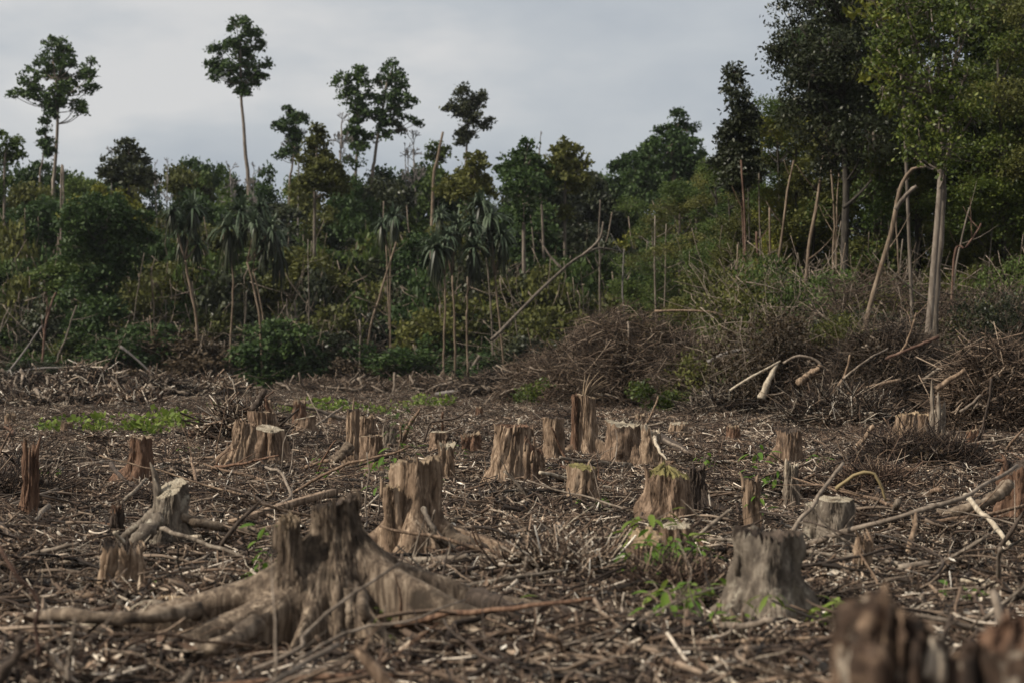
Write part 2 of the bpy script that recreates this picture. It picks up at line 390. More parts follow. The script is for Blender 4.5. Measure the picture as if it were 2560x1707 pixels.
def litter_patch(i, dense=1.0, kind=0):
    m = MB()
    R = .95
    if kind == 0:
        V, q = tubes(*rand_twigs(int(380 * dense), R, .0, .08, .06, .34, .003, .008, flat=.26, curl=.4)); m.add(V, q)
        nshort = sum(len(q_) for q_ in m.Q); V, q = tubes(*rand_twigs(int(42 * dense), R, .01, .14, .25, 1.1, .006, .019, K=7, flat=.2, curl=.7), S=4); m.add(V, q); nlong = len(q)
        V, q = tubes(*rand_twigs(int(rng.integers(5, 11)), R, .02, .10, .3, 1.2, .014, .030, K=8, flat=.12, curl=.5), S=6, rough=.08); m.add(V, q); nlong += len(q)
        V, q = tubes(*rand_twigs(int(70 * dense), R, .0, .12, .12, .45, .003, .007, flat=1.0, curl=.5), S=3); m.add(V, q)
        V, t = chips(int(1150 * dense), R, .0, .10, .03, .16); m.add(V, None, t)
    elif kind == 1:     # tangled heap, finer and darker
        P, Rr = rand_twigs(int(520 * dense), R * .8, .0, .34, .15, .9, .003, .010, flat=.45, curl=.6, K=6)
        rr = np.linalg.norm(P.mean(1)[:, :2], axis=1) / (R * .8); P[:, :, 2] *= (1.05 - rr ** 2)[:, None]
        V, q = tubes(P, Rr); m.add(V, q)
        V, t = chips(int(200 * dense), R * .8, .0, .16, .04, .18); m.add(V, None, t)
    me = make_mesh('litter_patch', np.concatenate(m.V), np.concatenate(m.Q), np.concatenate(m.T), False)
    me.materials.append(M_LITTER if kind == 0 or i % 2 else M_LITTERD)
    if kind == 0:
        me.materials.append(M_LITTERL); mi = np.zeros(len(me.polygons), np.int32); mi[nshort:nshort + nlong] = 1; me.polygons.foreach_set('material_index', mi)
    o = bpy.data.objects.new('litter_patch_%s' % i, me); parts_col.objects.link(o)
pc0 = bpy.data.collections.new('flat_litter'); pc1 = bpy.data.collections.new('heaped_litter')
for i in range(6):
    parts_col = pc0; litter_patch(i)
for i in range(4):
    parts_col = pc1; litter_patch(i, kind=1)
def scatter(name, label, pts, rotz, scl, coll):
    me = bpy.data.meshes.new(name)
    me.vertices.add(len(pts)); me.vertices.foreach_set('co', np.asarray(pts, np.float32).ravel())
    a = me.attributes.new('rotz', 'FLOAT_VECTOR', 'POINT'); a.data.foreach_set('vector', np.asarray(rotz, np.float32).ravel())
    a = me.attributes.new('scl', 'FLOAT_VECTOR', 'POINT'); a.data.foreach_set('vector', np.asarray(scl, np.float32).ravel())
    o = obj(name, me)
    ng = bpy.data.node_groups.new(name + '_nodes', 'GeometryNodeTree')
    ng.interface.new_socket('Geometry', in_out='INPUT', socket_type='NodeSocketGeometry')
    ng.interface.new_socket('Geometry', in_out='OUTPUT', socket_type='NodeSocketGeometry')
    gi = ng.nodes.new('NodeGroupInput'); go = ng.nodes.new('NodeGroupOutput')
    iop = ng.nodes.new('GeometryNodeInstanceOnPoints')
    ci = ng.nodes.new('GeometryNodeCollectionInfo'); ci.inputs['Collection'].default_value = coll
    ci.inputs['Separate Children'].default_value = True; ci.inputs['Reset Children'].default_value = True
    iop.inputs['Pick Instance'].default_value = True
    r = ng.nodes.new('GeometryNodeInputNamedAttribute'); r.data_type = 'FLOAT_VECTOR'; r.inputs[0].default_value = 'rotz'
    s = ng.nodes.new('GeometryNodeInputNamedAttribute'); s.data_type = 'FLOAT_VECTOR'; s.inputs[0].default_value = 'scl'
    e2r = ng.nodes.new('FunctionNodeEulerToRotation')
    ng.links.new(gi.outputs[0], iop.inputs['Points']); ng.links.new(ci.outputs[0], iop.inputs['Instance'])
    ng.links.new(r.outputs[0], e2r.inputs[0]); ng.links.new(e2r.outputs[0], iop.inputs['Rotation']); ng.links.new(s.outputs[0], iop.inputs['Scale'])
    ng.links.new(iop.outputs[0], go.inputs[0])
    md = o.modifiers.new('scatter', 'NODES'); md.node_group = ng
    tag(o, label, None, kind='stuff')
    return o
def field_points(spacing_fn, dmin, dmax, half=.33, extra=2.5):
    out = []
    d = dmin
    while d < dmax:
        sp = spacing_fn(d); w = half * d + extra
        n = max(2, int(2 * w / sp))
        x = np.linspace(-w, w, n) + rng.uniform(-sp * .4, sp * .4, n); y = d + rng.uniform(-sp * .4, sp * .4, n)
        out.append(np.stack([x, y], 1)); d += sp
    return np.concatenate(out)
# ------------------------------------------------------------------ stumps
STUMPS = []
LAND = []          # (x, y, phrase) landmarks for the labels of lesser things
def loopnoise(th, seed, freqs, amp):
    r = np.random.default_rng(seed); v = np.zeros_like(th)
    for f in freqs: v = v + r.normal(0, 1) * np.sin(f * th + r.uniform(0, 6.28)) / np.sqrt(len(freqs))
    return v * amp
SEED = [100]
def stump(label, phrase, xl, xr, yt, yb, mat=None, top=None, base=1.25, flares=(), lean=0, cut='flat', slant=0, slant_dir=0, jag=.02,
          hollow=0, splinters=(), roots=(), groove=.05, zoff=0.0, d=None, name='tree_stump', bend=0, depth=1.0):
    mat = mat or M_BROWN; top = top or M_SAWNB
    if d is None: d = dist(yb)
    SEED[0] += 1; sd_ = SEED[0]; r_ = np.random.default_rng(sd_)
    cx = ((xl + xr) / 2 - 1280) / FPX * d; rt = (xr - xl) / 2 / FPX * d
    y0 = d + rt
    g0 = float(gh(cx, y0))
    zt = CAMH + (HOR - yt) / FPX * d
    H = max(zt - g0, .15)
    root = empty(name, (cx, y0, g0)); tag(root, label, 'tree stump', 'cut tree stumps on the cleared ground')
    if phrase: LAND.append((cx, y0, phrase))
    STUMPS.append((cx, y0, rt * base))
    if d > 10:
        flares = list(flares)
        if len(flares) < 3:
            for _k in range(int(r_.integers(2, 5))): flares.append((r_.uniform(0, 360), rt * r_.uniform(.3, 1.1), H * r_.uniform(.35, .7), rt * r_.uniform(.25, .5) + .02, r_.uniform(1.3, 2.2)))
        if slant == 0: slant, slant_dir = rt * r_.uniform(.03, .22), r_.uniform(0, 360)
        if lean == 0: lean = r_.normal(0, (xr - xl) * .07)
        if jag > .009: jag = jag * 1.5
    th = list(np.linspace(0, 2 * np.pi, 72, endpoint=False))
    for fl in flares:
        a = math.radians(fl[0]); th += list(a + np.linspace(-.32, .32, 22))
    th = np.sort(np.mod(np.array(th) + 1e-4 * np.arange(len(th)), 2 * np.pi)); nth = len(th)
    nz_ = 26; t = np.linspace(0, 1, nz_)
    Ht = H + slant * np.cos(th - math.radians(slant_dir)) + loopnoise(th, sd_, [3, 5, 8, 13, 21, 34], jag) + np.abs(r_.normal(0, jag * .5, nth))
    if cut == 'notch': Ht = Ht - .25 * H * (np.cos(th - math.radians(slant_dir)) > .1)
    TH, TT = np.meshgrid(th, t)
    Z = -.2 + (Ht[None] + .2) * TT
    zr = np.clip(Z / H, 0, 1.2)
    R = rt * (1 + (base - 1) * np.clip(1 - zr, 0, 1) ** 2.2 + .06 * np.clip(1 - zr, 0, 1))
    fold = loopnoise(TH, sd_ + 1, [2, 3, 4, 5], .13) * (0.5 + np.clip(1 - zr, 0, 1)) + loopnoise(TH + .12 * np.sin(5 * zr), sd_ + 2, [7, 9, 11, 16], groove) + loopnoise(TH + .05 * np.sin(9 * zr + 1), sd_ + 3, [23, 31, 37], groove * .35)
    R = R * (1 + fold)
    for fl in flares:
        a, L, Hf, w = math.radians(fl[0]), fl[1], fl[2], fl[3]
        Lz = L * np.clip(1 - np.clip(Z, 0, None) / Hf, 0, 1) ** (fl[4] if len(fl) > 4 else 2.0)
        dt = (TH - a + np.pi) % (2 * np.pi) - np.pi
        R = R + Lz * np.exp(-(dt * (rt + Lz * .75) / w) ** 2) * (1 + .08 * np.sin(Z * 17 + a))
    R = R * (1 + .05 * np.sin(2.3 * TH + 4.1 * zr + sd_) + .04 * np.sin(5 * TH - 9 * zr + sd_ * 2) + .03 * np.sin(3 * TH + 14 * zr + sd_))
    R = R + r_.normal(0, .006, R.shape) + .012 * np.sin(13 * Z + 5 * TH)
    lx = lean / FPX * d * (TT ** 1.1) + bend / FPX * d * np.sin(TT * np.pi) * .5
    X = R * np.cos(TH) + lx - lean / FPX * d; Y = R * np.sin(TH) * depth
    V = np.stack([X, Y, Z], -1).reshape(-1, 3)
    ii = np.arange(nz_ - 1)[:, None] * nth; jj = np.arange(nth)[None]; j2 = (jj + 1) % nth
    Q = np.stack([ii + jj, ii + j2, ii + nth + j2, ii + nth + jj], -1).reshape(-1, 4)
    MB().add(V, Q).build('trunk', mat, root)
    # cut face
    rim = np.stack([X[-1], Y[-1], Z[-1]], -1); cen = rim.mean(0)
    rings = [rim + [0, 0, -.004]]
    for f in (.9, .66, .36, .12):
        q = cen + (rim - cen) * f
        q[:, 2] = cen[2] + (rim[:, 2] - cen[2]) * f + r_.normal(0, .006 + jag * .25, nth) - hollow * (1 - f) ** .7 + (slant * 0)
        if cut == 'dome': q[:, 2] = rim[:, 2] + (1 - f) * rt * .5 + r_.normal(0, .02, nth)
        rings.append(q)
    Vc = np.concatenate(rings + [rings[-1].mean(0)[None]])
    k = len(rings)
    ii = np.arange(k - 1)[:, None] * nth
    Qc = np.stack([ii + jj, ii + j2, ii + nth + j2, ii + nth + jj], -1).reshape(-1, 4)
    Tc = np.stack([(k - 1) * nth + jj[0], (k - 1) * nth + j2[0], np.full(nth, k * nth)], -1)
    MB().add(Vc, Qc, Tc).build('cut_face', top, root)
    for sp in splinters:   # (angle deg, height m, width m, lean x, lean y, radius fraction)
        a = math.radians(sp[0]); f = sp[5] if len(sp) > 5 else .85
        k_ = int(np.argmin(np.abs(((th - a + np.pi) % (2 * np.pi)) - np.pi)))
        p0 = cen + (rim[k_] - cen) * f; p0[2] = rim[k_, 2] - min(.4, H * .4)
        p1 = rim[k_] * [f, f, 1] + cen * [1 - f, 1 - f, 0]; p2 = p1 + [sp[3] * .4, sp[4] * .4, sp[1] * .6]; p3 = p1 + [sp[3], sp[4], sp[1]]
        Pp = smooth_path([p0, p1, p2, p3], 8, .004)
        Vs, Qs = tubes(Pp, sp[2] * np.array([.8, 1, .95, .85, .7, .5, .3, .08]) * r_.uniform(.85, 1.15, 8), 4)
        MB().add(Vs, Qs).build('splinter', top if sp[2] < .025 else mat, root, smooth=False)
    if 10 < d < 60 and not splinters and jag > .012:
        for _k in range(int(r_.integers(2, 6))):
            a_ = r_.uniform(0, 6.28); k_ = int(np.argmin(np.abs(th - a_))); p1 = rim[k_] * 1.0
            hgt = r_.uniform(.03, .12); Pp = smooth_path([p1 - [0, 0, .12], p1, p1 + [r_.normal(0, .03), r_.normal(0, .03), hgt]], 6, .003)
            Vs, Qs = tubes(Pp, r_.uniform(.010, .028) * np.array([1, 1, .9, .7, .45, .1]), 4)
            MB().add(Vs, Qs).build('splinter', mat, root, smooth=False)
    for rt_ in roots:   # dict: pts as photo pixels on the ground (px, py, lift), radius start, end
        pts = []
        for q in rt_['p']:
            lift = q[2] if len(q) > 2 else rt_.get('lift', .03)
            dd = q[3] if len(q) > 3 else dist(q[1], lift)
            a_ = at(q[0], q[1], dd)
            pts.append(a_)
        Pp = smooth_path(pts, 34, rt_['r'][0] * .08)
        tt_ = np.linspace(0, 1, 34); wob = 1 + .12 * np.sin(tt_ * 13 + sd_) + .06 * np.sin(tt_ * 31 + sd_ * 3) + r_.normal(0, .05, 34)
        Vs, Qs = tubes(Pp, np.linspace(rt_['r'][0], rt_['r'][1], 34) * wob, 11, rough=.09)
        MB().add(Vs, Qs).build('root', M_DARK if rt_.get('m') is M_DARK else M_MOTTLE if rt_.get('m') is M_MOTTLE else M_ROOT, root, org=root.location)
    return root

# foreground and middle distance, left to right
stump('big weathered stump with tall buttress roots, nearest the camera left of centre', 'the big buttressed stump', 776, 888, 1266, 1600, M_FRONT, M_DARK, d=14.6,
      base=1.6, flares=[(196, 2.3, .98, .13, 3.1), (220, 1.5, .80, .17, 2.3), (333, 1.75, .98, .12, 2.4), (300, .7, .66, .07, 2.0), (277, .35, .80, .05, 1.6), (250, .55, .55, .08, 1.6), (12, 2.6, .95, .13, 2.9), (352, 1.2, .5, .1, 1.6), (150, .6, .5, .12)],
      slant=.05, slant_dir=5, jag=.022, groove=.05, hollow=.06, splinters=[],
      roots=[dict(p=[(500, 1525, .14, 14.1), (400, 1536, .12, 13.9), (300, 1545, .12, 13.8), (150, 1535, .10, 13.9), (60, 1545, .08), (-20, 1590, .02)], r=(.06, .03), m=M_FRONT),
             dict(p=[(900, 1480, .28, 14.1), (915, 1535, .14, 13.9), (955, 1580, .06), (1030, 1622, .03)], r=(.05, .025), m=M_TAN),
             dict(p=[(1150, 1490, .16, 15.0), (1300, 1530, .14), (1430, 1545, .12), (1580, 1572, .05)], r=(.10, .05), m=M_DARK),
             dict(p=[(640, 1560, .16, 13.9), (560, 1610, .1), (470, 1632, .05), (380, 1655, .02)], r=(.07, .03), m=M_FRONT),
             dict(p=[(872, 1470, .32, 14.0), (875, 1540, .12, 13.9), (880, 1610, .02)], r=(.03, .025), m=M_TAN),
             dict(p=[(905, 1500, .25, 13.95), (925, 1560, .1, 13.9), (928, 1620, .02)], r=(.03, .02), m=M_TAN)])
stump('broken knob of grey wood beside the top of the big buttressed stump', None, 696, 744, 1322, 1560, M_FRONT, M_SAWNB, d=14.45, base=2.2, flares=[(340, .4, .75, .08), (210, .3, .6, .1)], jag=.025, cut='dome', groove=.05, lean=-14)
stump('wide tan stump in the middle with a stepped left shoulder and dangling roots', 'the wide middle stump', 984, 1094, 1158, 1388, M_TAN, M_SAWNB, d=20.4, base=1.5,
      flares=[(345, .95, .34, .10, 1.3), (190, .35, .5, .09), (250, .25, .6, .12), (300, .2, .5, .1), (25, .6, .35, .1)], slant=.03, slant_dir=0, jag=.015, groove=.06,
      roots=[dict(p=[(1058, 1270, .55, 19.9), (1078, 1310, .4, 19.7), (1110, 1350, .2, 19.7), (1162, 1392, .03, 19.8)], r=(.028, .022), m=M_MOTTLE),
             dict(p=[(1040, 1300, .5, 19.8), (1085, 1345, .2, 19.7), (1128, 1380, .04, 19.8)], r=(.014, .01), m=M_GREYW),
             dict(p=[(1110, 1330, .3, 20.4), (1180, 1365, .2, 20.3), (1260, 1385, .12, 20.5), (1330, 1400, .03, 20.3)], r=(.10, .05), m=M_TAN),
             dict(p=[(985, 1360, .12, 20.3), (940, 1375, .08, 20.5), (912, 1392, .02, 20.6)], r=(.04, .02), m=M_TAN)])
stump('flat topped left shoulder split from the wide middle stump', None, 958, 1000, 1224, 1375, M_TAN, M_ORANGE, d=20.3, base=1.15, jag=.015, slant=.02, slant_dir=180, lean=-12)
stump('grey mottled stump with a pale slanting saw cut and long spreading roots', 'the mottled slant cut stump', 385, 458, 1222, 1368, M_MOTTLE, M_SAWN, d=21.2, base=1.15,
      flares=[(195, .22, .5, .10), (340, .25, .4, .10), (270, .12, .5, .1)], slant=.10, slant_dir=55, jag=.006, lean=10,
      roots=[dict(p=[(400, 1300, .4, 21.1), (355, 1340, .22, 20.9), (310, 1375, .1, 20.9), (272, 1400, .02, 20.9)], r=(.09, .05), m=M_MOTTLE),
             dict(p=[(395, 1275, .45, 21.4), (350, 1310, .3, 21.5), (300, 1350, .12, 21.6)], r=(.06, .04), m=M_MOTTLE),
             dict(p=[(450, 1290, .35, 21.3), (500, 1305, .3, 21.3), (570, 1320, .25, 21.4), (625, 1325, .2, 21.4), (660, 1330, .16, 21.4)], r=(.06, .035), m=M_GREYW)],
      splinters=[(180, .34, .05, -.08, 0), (200, .2, .04, -.05, 0)])
stump('short fluted grey stump with a ragged rim in front of the slant cut stump', 'the short fluted stump', 250, 344, 1372, 1466, M_TAN, M_DARK, base=1.2, jag=.03, groove=.10, hollow=.12, splinters=[(340, .10, .03, 0, 0)])
stump('reddish stump with a dark split face and splintered left flank', 'the reddish split stump', 321, 376, 1098, 1215, M_RED, M_SAWNB, base=1.3, flares=[(200, .6, .6, .12), (235, .35, .5, .1)], jag=.02, groove=.09, lean=6, splinters=[(180, .05, .02, 0, 0), (300, .04, .015, 0, 0)])
stump('rotten red upright shard of a shattered trunk near the left edge', 'the rotten red shard', 60, 92, 1175, 1290, M_RED, M_RED, d=25.6, base=1.3, jag=.10, groove=.14, lean=8, splinters=[(90, .30, .035, .06, 0), (180, .22, .03, -.05, 0), (0, .38, .03, .08, 0), (270, .2, .025, 0, 0)])
stump('small dark post stump standing in front of the reddish split stump', 'the small dark post', 280, 303, 1280, 1356, M_DARK, M_RED, base=1.3, jag=.03, lean=-5)
stump('curved buttressed stump with pale streaks, left of a close group', 'the curved streaked stump', 585, 637, 1066, 1182, M_TAN, M_BROWN, base=1.3, flares=[(195, .55, .55, .08, 1.6), (230, .3, .55, .08), (330, .2, .4, .08)], groove=.10, lean=18, jag=.04,
      roots=[dict(p=[(585, 1130, .35, 36), (555, 1155, .2, 36.5), (520, 1160, .15, 37)], r=(.08, .05), m=M_TAN)])
stump('square flat topped stump standing behind the curved streaked stump', 'the flat square stump', 620, 680, 1032, 1130, M_BROWN, M_SAWNB, base=1.1, jag=.012, groove=.05)
stump('stump with a pale tilted cap and a bright vertical crack', 'the pale capped stump', 634, 702, 1072, 1160, M_BROWN, M_SAWN, base=1.2, flares=[(345, .5, .3, .1), (280, .1, .6, .05)], slant=.075, slant_dir=120, jag=.006, groove=.08)
stump('narrow upper stump with a torn rim above a clean cut one', 'the torn narrow stump', 731, 764, 1006, 1075, M_RED, M_SAWNB, base=1.1, jag=.03, groove=.08, splinters=[(180, .1, .02, 0, 0), (0, .09, .02, .02, 0), (90, .08, .015, 0, 0)])
stump('cleanly cut brown stump with a slope to the right in front of a torn one', 'the clean cut stump', 732, 786, 1045, 1092, M_BROWN, M_SAWN, base=1.5, flares=[(350, .5, .4, .12)], slant=.06, slant_dir=0, jag=.006)
stump('tall thin stump with a root bending out to the left', 'the tall thin stump', 867, 896, 1030, 1172, M_TAN, M_DARK, base=1.4, flares=[(330, .25, .4, .08)], jag=.025, groove=.08,
      roots=[dict(p=[(875, 1115, .4, 36.5), (850, 1140, .28, 36.3), (822, 1165, .1, 36.5), (808, 1180, .02, 36.5)], r=(.11, .08), m=M_TAN)], splinters=[(90, .28, .025, .02, 0)])
stump('pair stump with a clean brown top right of the tall thin stump', None, 900, 952, 1092, 1182, M_BROWN, M_SAWNB, base=1.15, groove=.14, jag=.012)
stump('small grooved stump half hidden behind the pair stump', None, 898, 934, 1046, 1110, M_BROWN, M_SAWNB, base=1.2, jag=.03, groove=.1)
stump('short leaning stump with a rounded lit side and leaves on top', 'the short leaning stump', 958, 990, 1072, 1122, M_GREYW, M_DARK, base=1.2, lean=8, jag=.03)
stump('squat stump with a level rim behind the wide middle stump', 'the squat level stump', 1075, 1120, 1080, 1130, M_BROWN, M_SAWN, base=1.15, jag=.008)
stump('narrow split stump with a lit left face', 'the narrow split stump', 1096, 1132, 1120, 1197, M_TAN, M_SAWN, base=1.05, groove=.16, jag=.04)
stump('low block of sawn timber with vertical slats between stumps', 'the low slatted block', 1154, 1200, 1092, 1132, M_RED, M_SAWNB, base=1.1, groove=.16, jag=.03)
stump('broad reddish stump leaning back with a long flowing bark grain', 'the broad reddish stump', 1240, 1328, 1068, 1200, M_TAN, M_RED, base=1.25, flares=[(195, .25, .5, .12)], lean=22, jag=.015, groove=.07, slant=.02, slant_dir=180)
stump('peeling slab of trunk at the right foot of the broad reddish stump', None, 1310, 1352, 1128, 1222, M_TAN, M_RED, base=1.25, jag=.06, groove=.14, lean=-10, slant=.12, slant_dir=180)
stump('smooth upright round stump with a neat top', 'the neat round stump', 1365, 1408, 1046, 1160, M_TAN, M_DARK, base=1.3, jag=.012, groove=.04, flares=[(200, .2, .5, .05)], splinters=[(180, .0, .05, -.06, 0, 1.2)])
stump('tallest stump with a broom of splinters on top and arching roots', 'the tall splintered stump', 1440, 1489, 991, 1120, M_TAN, M_SAWNB, d=42, base=1.15, flares=[(335, .75, .5, .10, 1.4), (205, .55, .38, .10, 1.3), (270, .3, .5, .1)], jag=.01, groove=.05,
      splinters=[(60, .46, .024, .34, .02, .5), (70, .42, .024, .44, 0, .4), (90, .52, .024, .26, 0, .5), (100, .56, .024, .14, 0, .3), (80, .36, .024, .54, 0, .6), (45, .28, .024, .50, 0, .6), (110, .50, .024, .04, 0, .5), (75, .48, .024, .38, .05, .7), (95, .42, .024, .20, -.02, .2), (85, .54, .024, .30, 0, .35), (65, .34, .024, .44, -.02, .5)])
stump('reddish broken plank of trunk standing on the left of the tallest stump', None, 1430, 1444, 992, 1110, M_RED, M_RED, d=42, base=1.2, jag=.02, groove=.08)
stump('thick stump with a frayed pale rim and a flared left root', 'the thick frayed stump', 1520, 1606, 1064, 1168, M_BROWN, M_SAWN, base=1.1, flares=[(200, .42, .5, .09), (310, .1, .4, .1)], jag=.02, groove=.06,
      splinters=[(90, .12, .012, .03, 0), (40, .09, .012, .05, 0), (150, .10, .01, -.04, 0), (20, .11, .012, .08, 0), (170, .08, .012, -.03, 0)])
stump('torn stump with a bright peeled edge right of the thick frayed one', 'the bright peeled stump', 1606, 1650, 1088, 1176, M_TAN, M_PALE, base=1.35, flares=[(340, .5, .5, .08)], jag=.06, groove=.1, slant=.08, slant_dir=180)
stump('squat grey brown stump with a worn rim and dark right side', 'the squat worn stump', 1422, 1488, 1170, 1262, M_TAN, M_MOSS, base=1.08, flares=[(345, .32, .5, .12), (20, .3, .4, .1)], jag=.015, groove=.07)
stump('mossy topped stump with torn red bark on its left', 'the mossy topped stump', 1622, 1722, 1196, 1322, M_BROWN, M_MOSS, base=1.1, flares=[(190, .14, .8, .07), (215, .18, .35, .1)], cut='dome', jag=.02, groove=.05, splinters=[(185, .14, .04, -.07, -.03, 1.05), (200, .10, .03, -.04, -.04, 1.02)])
stump('dark charred half trunk behind the mossy topped stump', None, 1722, 1762, 1186, 1275, M_DARK, M_DARK, base=1.4, flares=[(340, .5, .4, .12)], jag=.05, groove=.12)
stump('low stump with a broad tan sloping cut among green shoots', 'the low tan cut stump', 1574, 1654, 1348, 1440, M_BROWN, M_ORANGE, base=1.05, slant=.08, slant_dir=90, jag=.012, groove=.05)
stump('low stump with a pale level top beside the tan cut one', None, 1655, 1730, 1316, 1405, M_BROWN, M_SAWN, base=1.05, jag=.008, groove=.08)
stump('large blurred foreground stump with a dark crumbling rim and white spots', 'the dark rimmed foreground stump', 1850, 2000, 1350, 1558, M_MOTTLE, M_DARK, base=1.45, flares=[(340, .12, .5, .12), (200, .08, .5, .1)], jag=.03, groove=.03,
      splinters=[(150, .05, .04, 0, 0), (120, .06, .05, 0, 0), (60, .04, .04, 0, 0), (200, .05, .03, 0, 0)])
stump('slim post stump with small green leaves on its side', 'the slim leafy post', 1862, 1898, 1204, 1332, M_TAN, M_DARK, base=1.15, jag=.012, lean=-2)
stump('twin grey stump with a pale heart shaped saw cut', 'the pale heart cut stump', 2052, 2138, 1250, 1375, M_MOTTLE, M_SAWN, d=21.4, base=1.05, jag=.004, groove=.02, slant=.02, slant_dir=90)
stump('left lobe of the twin grey stump, lower and spotted', None, 2018, 2066, 1264, 1352, M_MOTTLE, M_SAWN, d=21.7, base=1.1, jag=.005, groove=.02, slant=.03, slant_dir=90)
stump('small leaning cut post with a fibrous top', 'the small leaning post', 2142, 2184, 1360, 1442, M_TAN, M_BROWN, base=1.2, lean=14, jag=.02)
stump('orange brown stump with folded bark at the foot of the right brush heap', 'the folded orange stump', 2246, 2300, 1037, 1118, M_TAN, M_ORANGE, base=1.15, groove=.16, jag=.015, flares=[(200, .1, .5, .1)])
stump('smooth rounded stem joined to the folded orange stump', None, 2298, 2326, 1037, 1126, M_BROWN, M_ORANGE, base=1.05, groove=.03, jag=.01)
stump('tall jagged pale splinter of trunk right of the folded stump', 'the tall jagged splinter', 2332, 2362, 1040, 1140, M_GREYW, M_PALE, base=1.2, jag=.06, groove=.14,
      splinters=[(180, .75, .06, -.02, 0), (270, .45, .07, .0, 0), (0, .25, .05, .03, 0), (200, .35, .05, -.02, 0), (60, .3, .04, 0, 0)])
stump('dark bark stump half buried in debris below the white peeled log', 'the half buried stump', 1950, 2002, 1080, 1170, M_BROWN, M_DARK, base=1.3, flares=[(190, .5, .6, .12)], jag=.03, groove=.1)
stump('thin pale splintered post behind the twin grey stump', None, 1966, 1994, 1178, 1262, M_GREYW, M_PALE, base=1.2, jag=.04, groove=.14, splinters=[(180, .08, .02, 0, 0), (20, .16, .025, .02, 0)])
stump('far small stump with a split front near the debris line', 'the far split stump', 1678, 1722, 1060, 1102, M_TAN, M_SAWN, base=1.1, groove=.14, jag=.02)
stump('shaggy dark stump cut off by the right edge', 'the shaggy edge stump', 2515, 2600, 1172, 1305, M_RED, M_DARK, d=24.7, base=1.25, flares=[(190, .2, .5, .1)], jag=.04, groove=.13,
      roots=[dict(p=[(2520, 1210, .45, 24.5), (2480, 1245, .3, 24.3), (2420, 1272, .2, 24.2), (2340, 1288, .12, 24.4), (2260, 1300, .05, 24.4)], r=(.08, .05), m=M_BROWN)],
      splinters=[(180, .1, .03, -.08, 0), (200, .05, .04, -.1, 0)])
stump('very blurred lumpy stump with a pale broken rim in the bottom right foreground', None, 2120, 2400, 1640, 2100, M_BLOTCH, M_BLOTCH, d=6.6, base=1.5, flares=[(200, .22, .9, .12), (320, .16, .9, .12), (260, .10, 1.0, .12)], jag=.05, groove=.05, cut='dome', slant=.04, slant_dir=200,
      splinters=[(285, .05, .035, .03, 0, .9), (170, .02, .05, -.03, 0, .9), (240, .02, .06, 0, 0, .8)])
stump('very blurred red brown stump with a pale left edge in the corner', None, 2470, 2700, 1640, 2100, M_BLOTCH, M_RED, d=6.2, base=1.35, flares=[(200, .10, .9, .08)], jag=.03, groove=.04, cut='dome',
      splinters=[(200, .0, .045, -.02, -.02, 1.05)])
# a scatter of small far stumps out to the tree line
for (xl, xr, yt, yb, txt) in [(1000, 1020, 1062, 1090, 'tiny far stump behind the wide middle stump'), (1590, 1612, 1040, 1062, 'tiny far stump behind the thick frayed stump'),
                              (150, 178, 1060, 1094, 'small far stump near the left weeds'), (10, 36, 1040, 1072, 'small far stump at the left border'),
                              (470, 496, 1072, 1104, 'small far stump right of the reddish split stump'), (1190, 1206, 1020, 1044, 'tiny far stump between weeds and brush'),
                              (2420, 2450, 1080, 1118, 'small far stump right of the jagged splinter'), (1820, 1850, 1070, 1106, 'small far stump left of the half buried stump'),
                              (560, 575, 1000, 1020, 'tiny stump on the far debris ridge'), (820, 842, 1040, 1070, 'small stump between the clean cut and the thin stump')]:
    stump(txt, None, xl, xr, yt, yb, [M_BROWN, M_TAN, M_RED][int(xl) % 3], M_SAWNB, jag=.03, groove=.09)

# the litter lies round the stumps and thins out against their feet
SP = np.array([(a, b, c) for a, b, c in STUMPS])
def clear(p, pad):
    dx = p[:, None, 0] - SP[None, :, 0]; dy = (p[:, None, 1] - SP[None, :, 1] + .35)
    return np.clip((np.sqrt(dx ** 2 + (dy * .8) ** 2) - SP[None, :, 2] - pad).min(1), -1, 9)
p = field_points(lambda d: .60 + d * .006, 4.0, 130)
p = p[p[:, 0] < 22]
def patchy(p): return np.sin(.9 * p[:, 0] + .6 * np.sin(.7 * p[:, 1])) + np.sin(.8 * p[:, 1] + 1.3 * np.sin(.5 * p[:, 0])) + .7 * np.sin(2.3 * p[:, 0] - 1.9 * p[:, 1])
p = p[(patchy(p) > -1.35) | (rng.uniform(0, 1, len(p)) < .45)]
n = len(p); c = np.clip(clear(p, .30) / .6, .30, 1)
scatter('wood_litter', 'twigs, bark flakes and wood chips strewn over the cleared ground', np.column_stack([p, gh(p[:, 0], p[:, 1]) - .015]),
        np.column_stack([rng.normal(0, .06, n), rng.normal(0, .06, n), rng.uniform(0, 6.28, n)]), np.column_stack([rng.uniform(.8, 1.2, n)] * 2 + [rng.uniform(.7, 1.4, n) * c]), pc0)
p = field_points(lambda d: 1.75 + d * .012, 4.5, 125); p = p[clear(p, .6) > 0]
n = len(p); sc3 = rng.uniform(.5, 1.15, n) * np.clip(1 + .22 * patchy(p), .6, 1.5)
scatter('twig_tangle', 'low dark tangles of fine roots and twigs between the stumps', np.column_stack([p, gh(p[:, 0], p[:, 1]) - .03]),
        np.column_stack([np.zeros(n), np.zeros(n), rng.uniform(0, 6.28, n)]), np.column_stack([sc3 * 1.2, sc3 * 1.2, sc3 * rng.uniform(.35, .9, n)]), pc1)

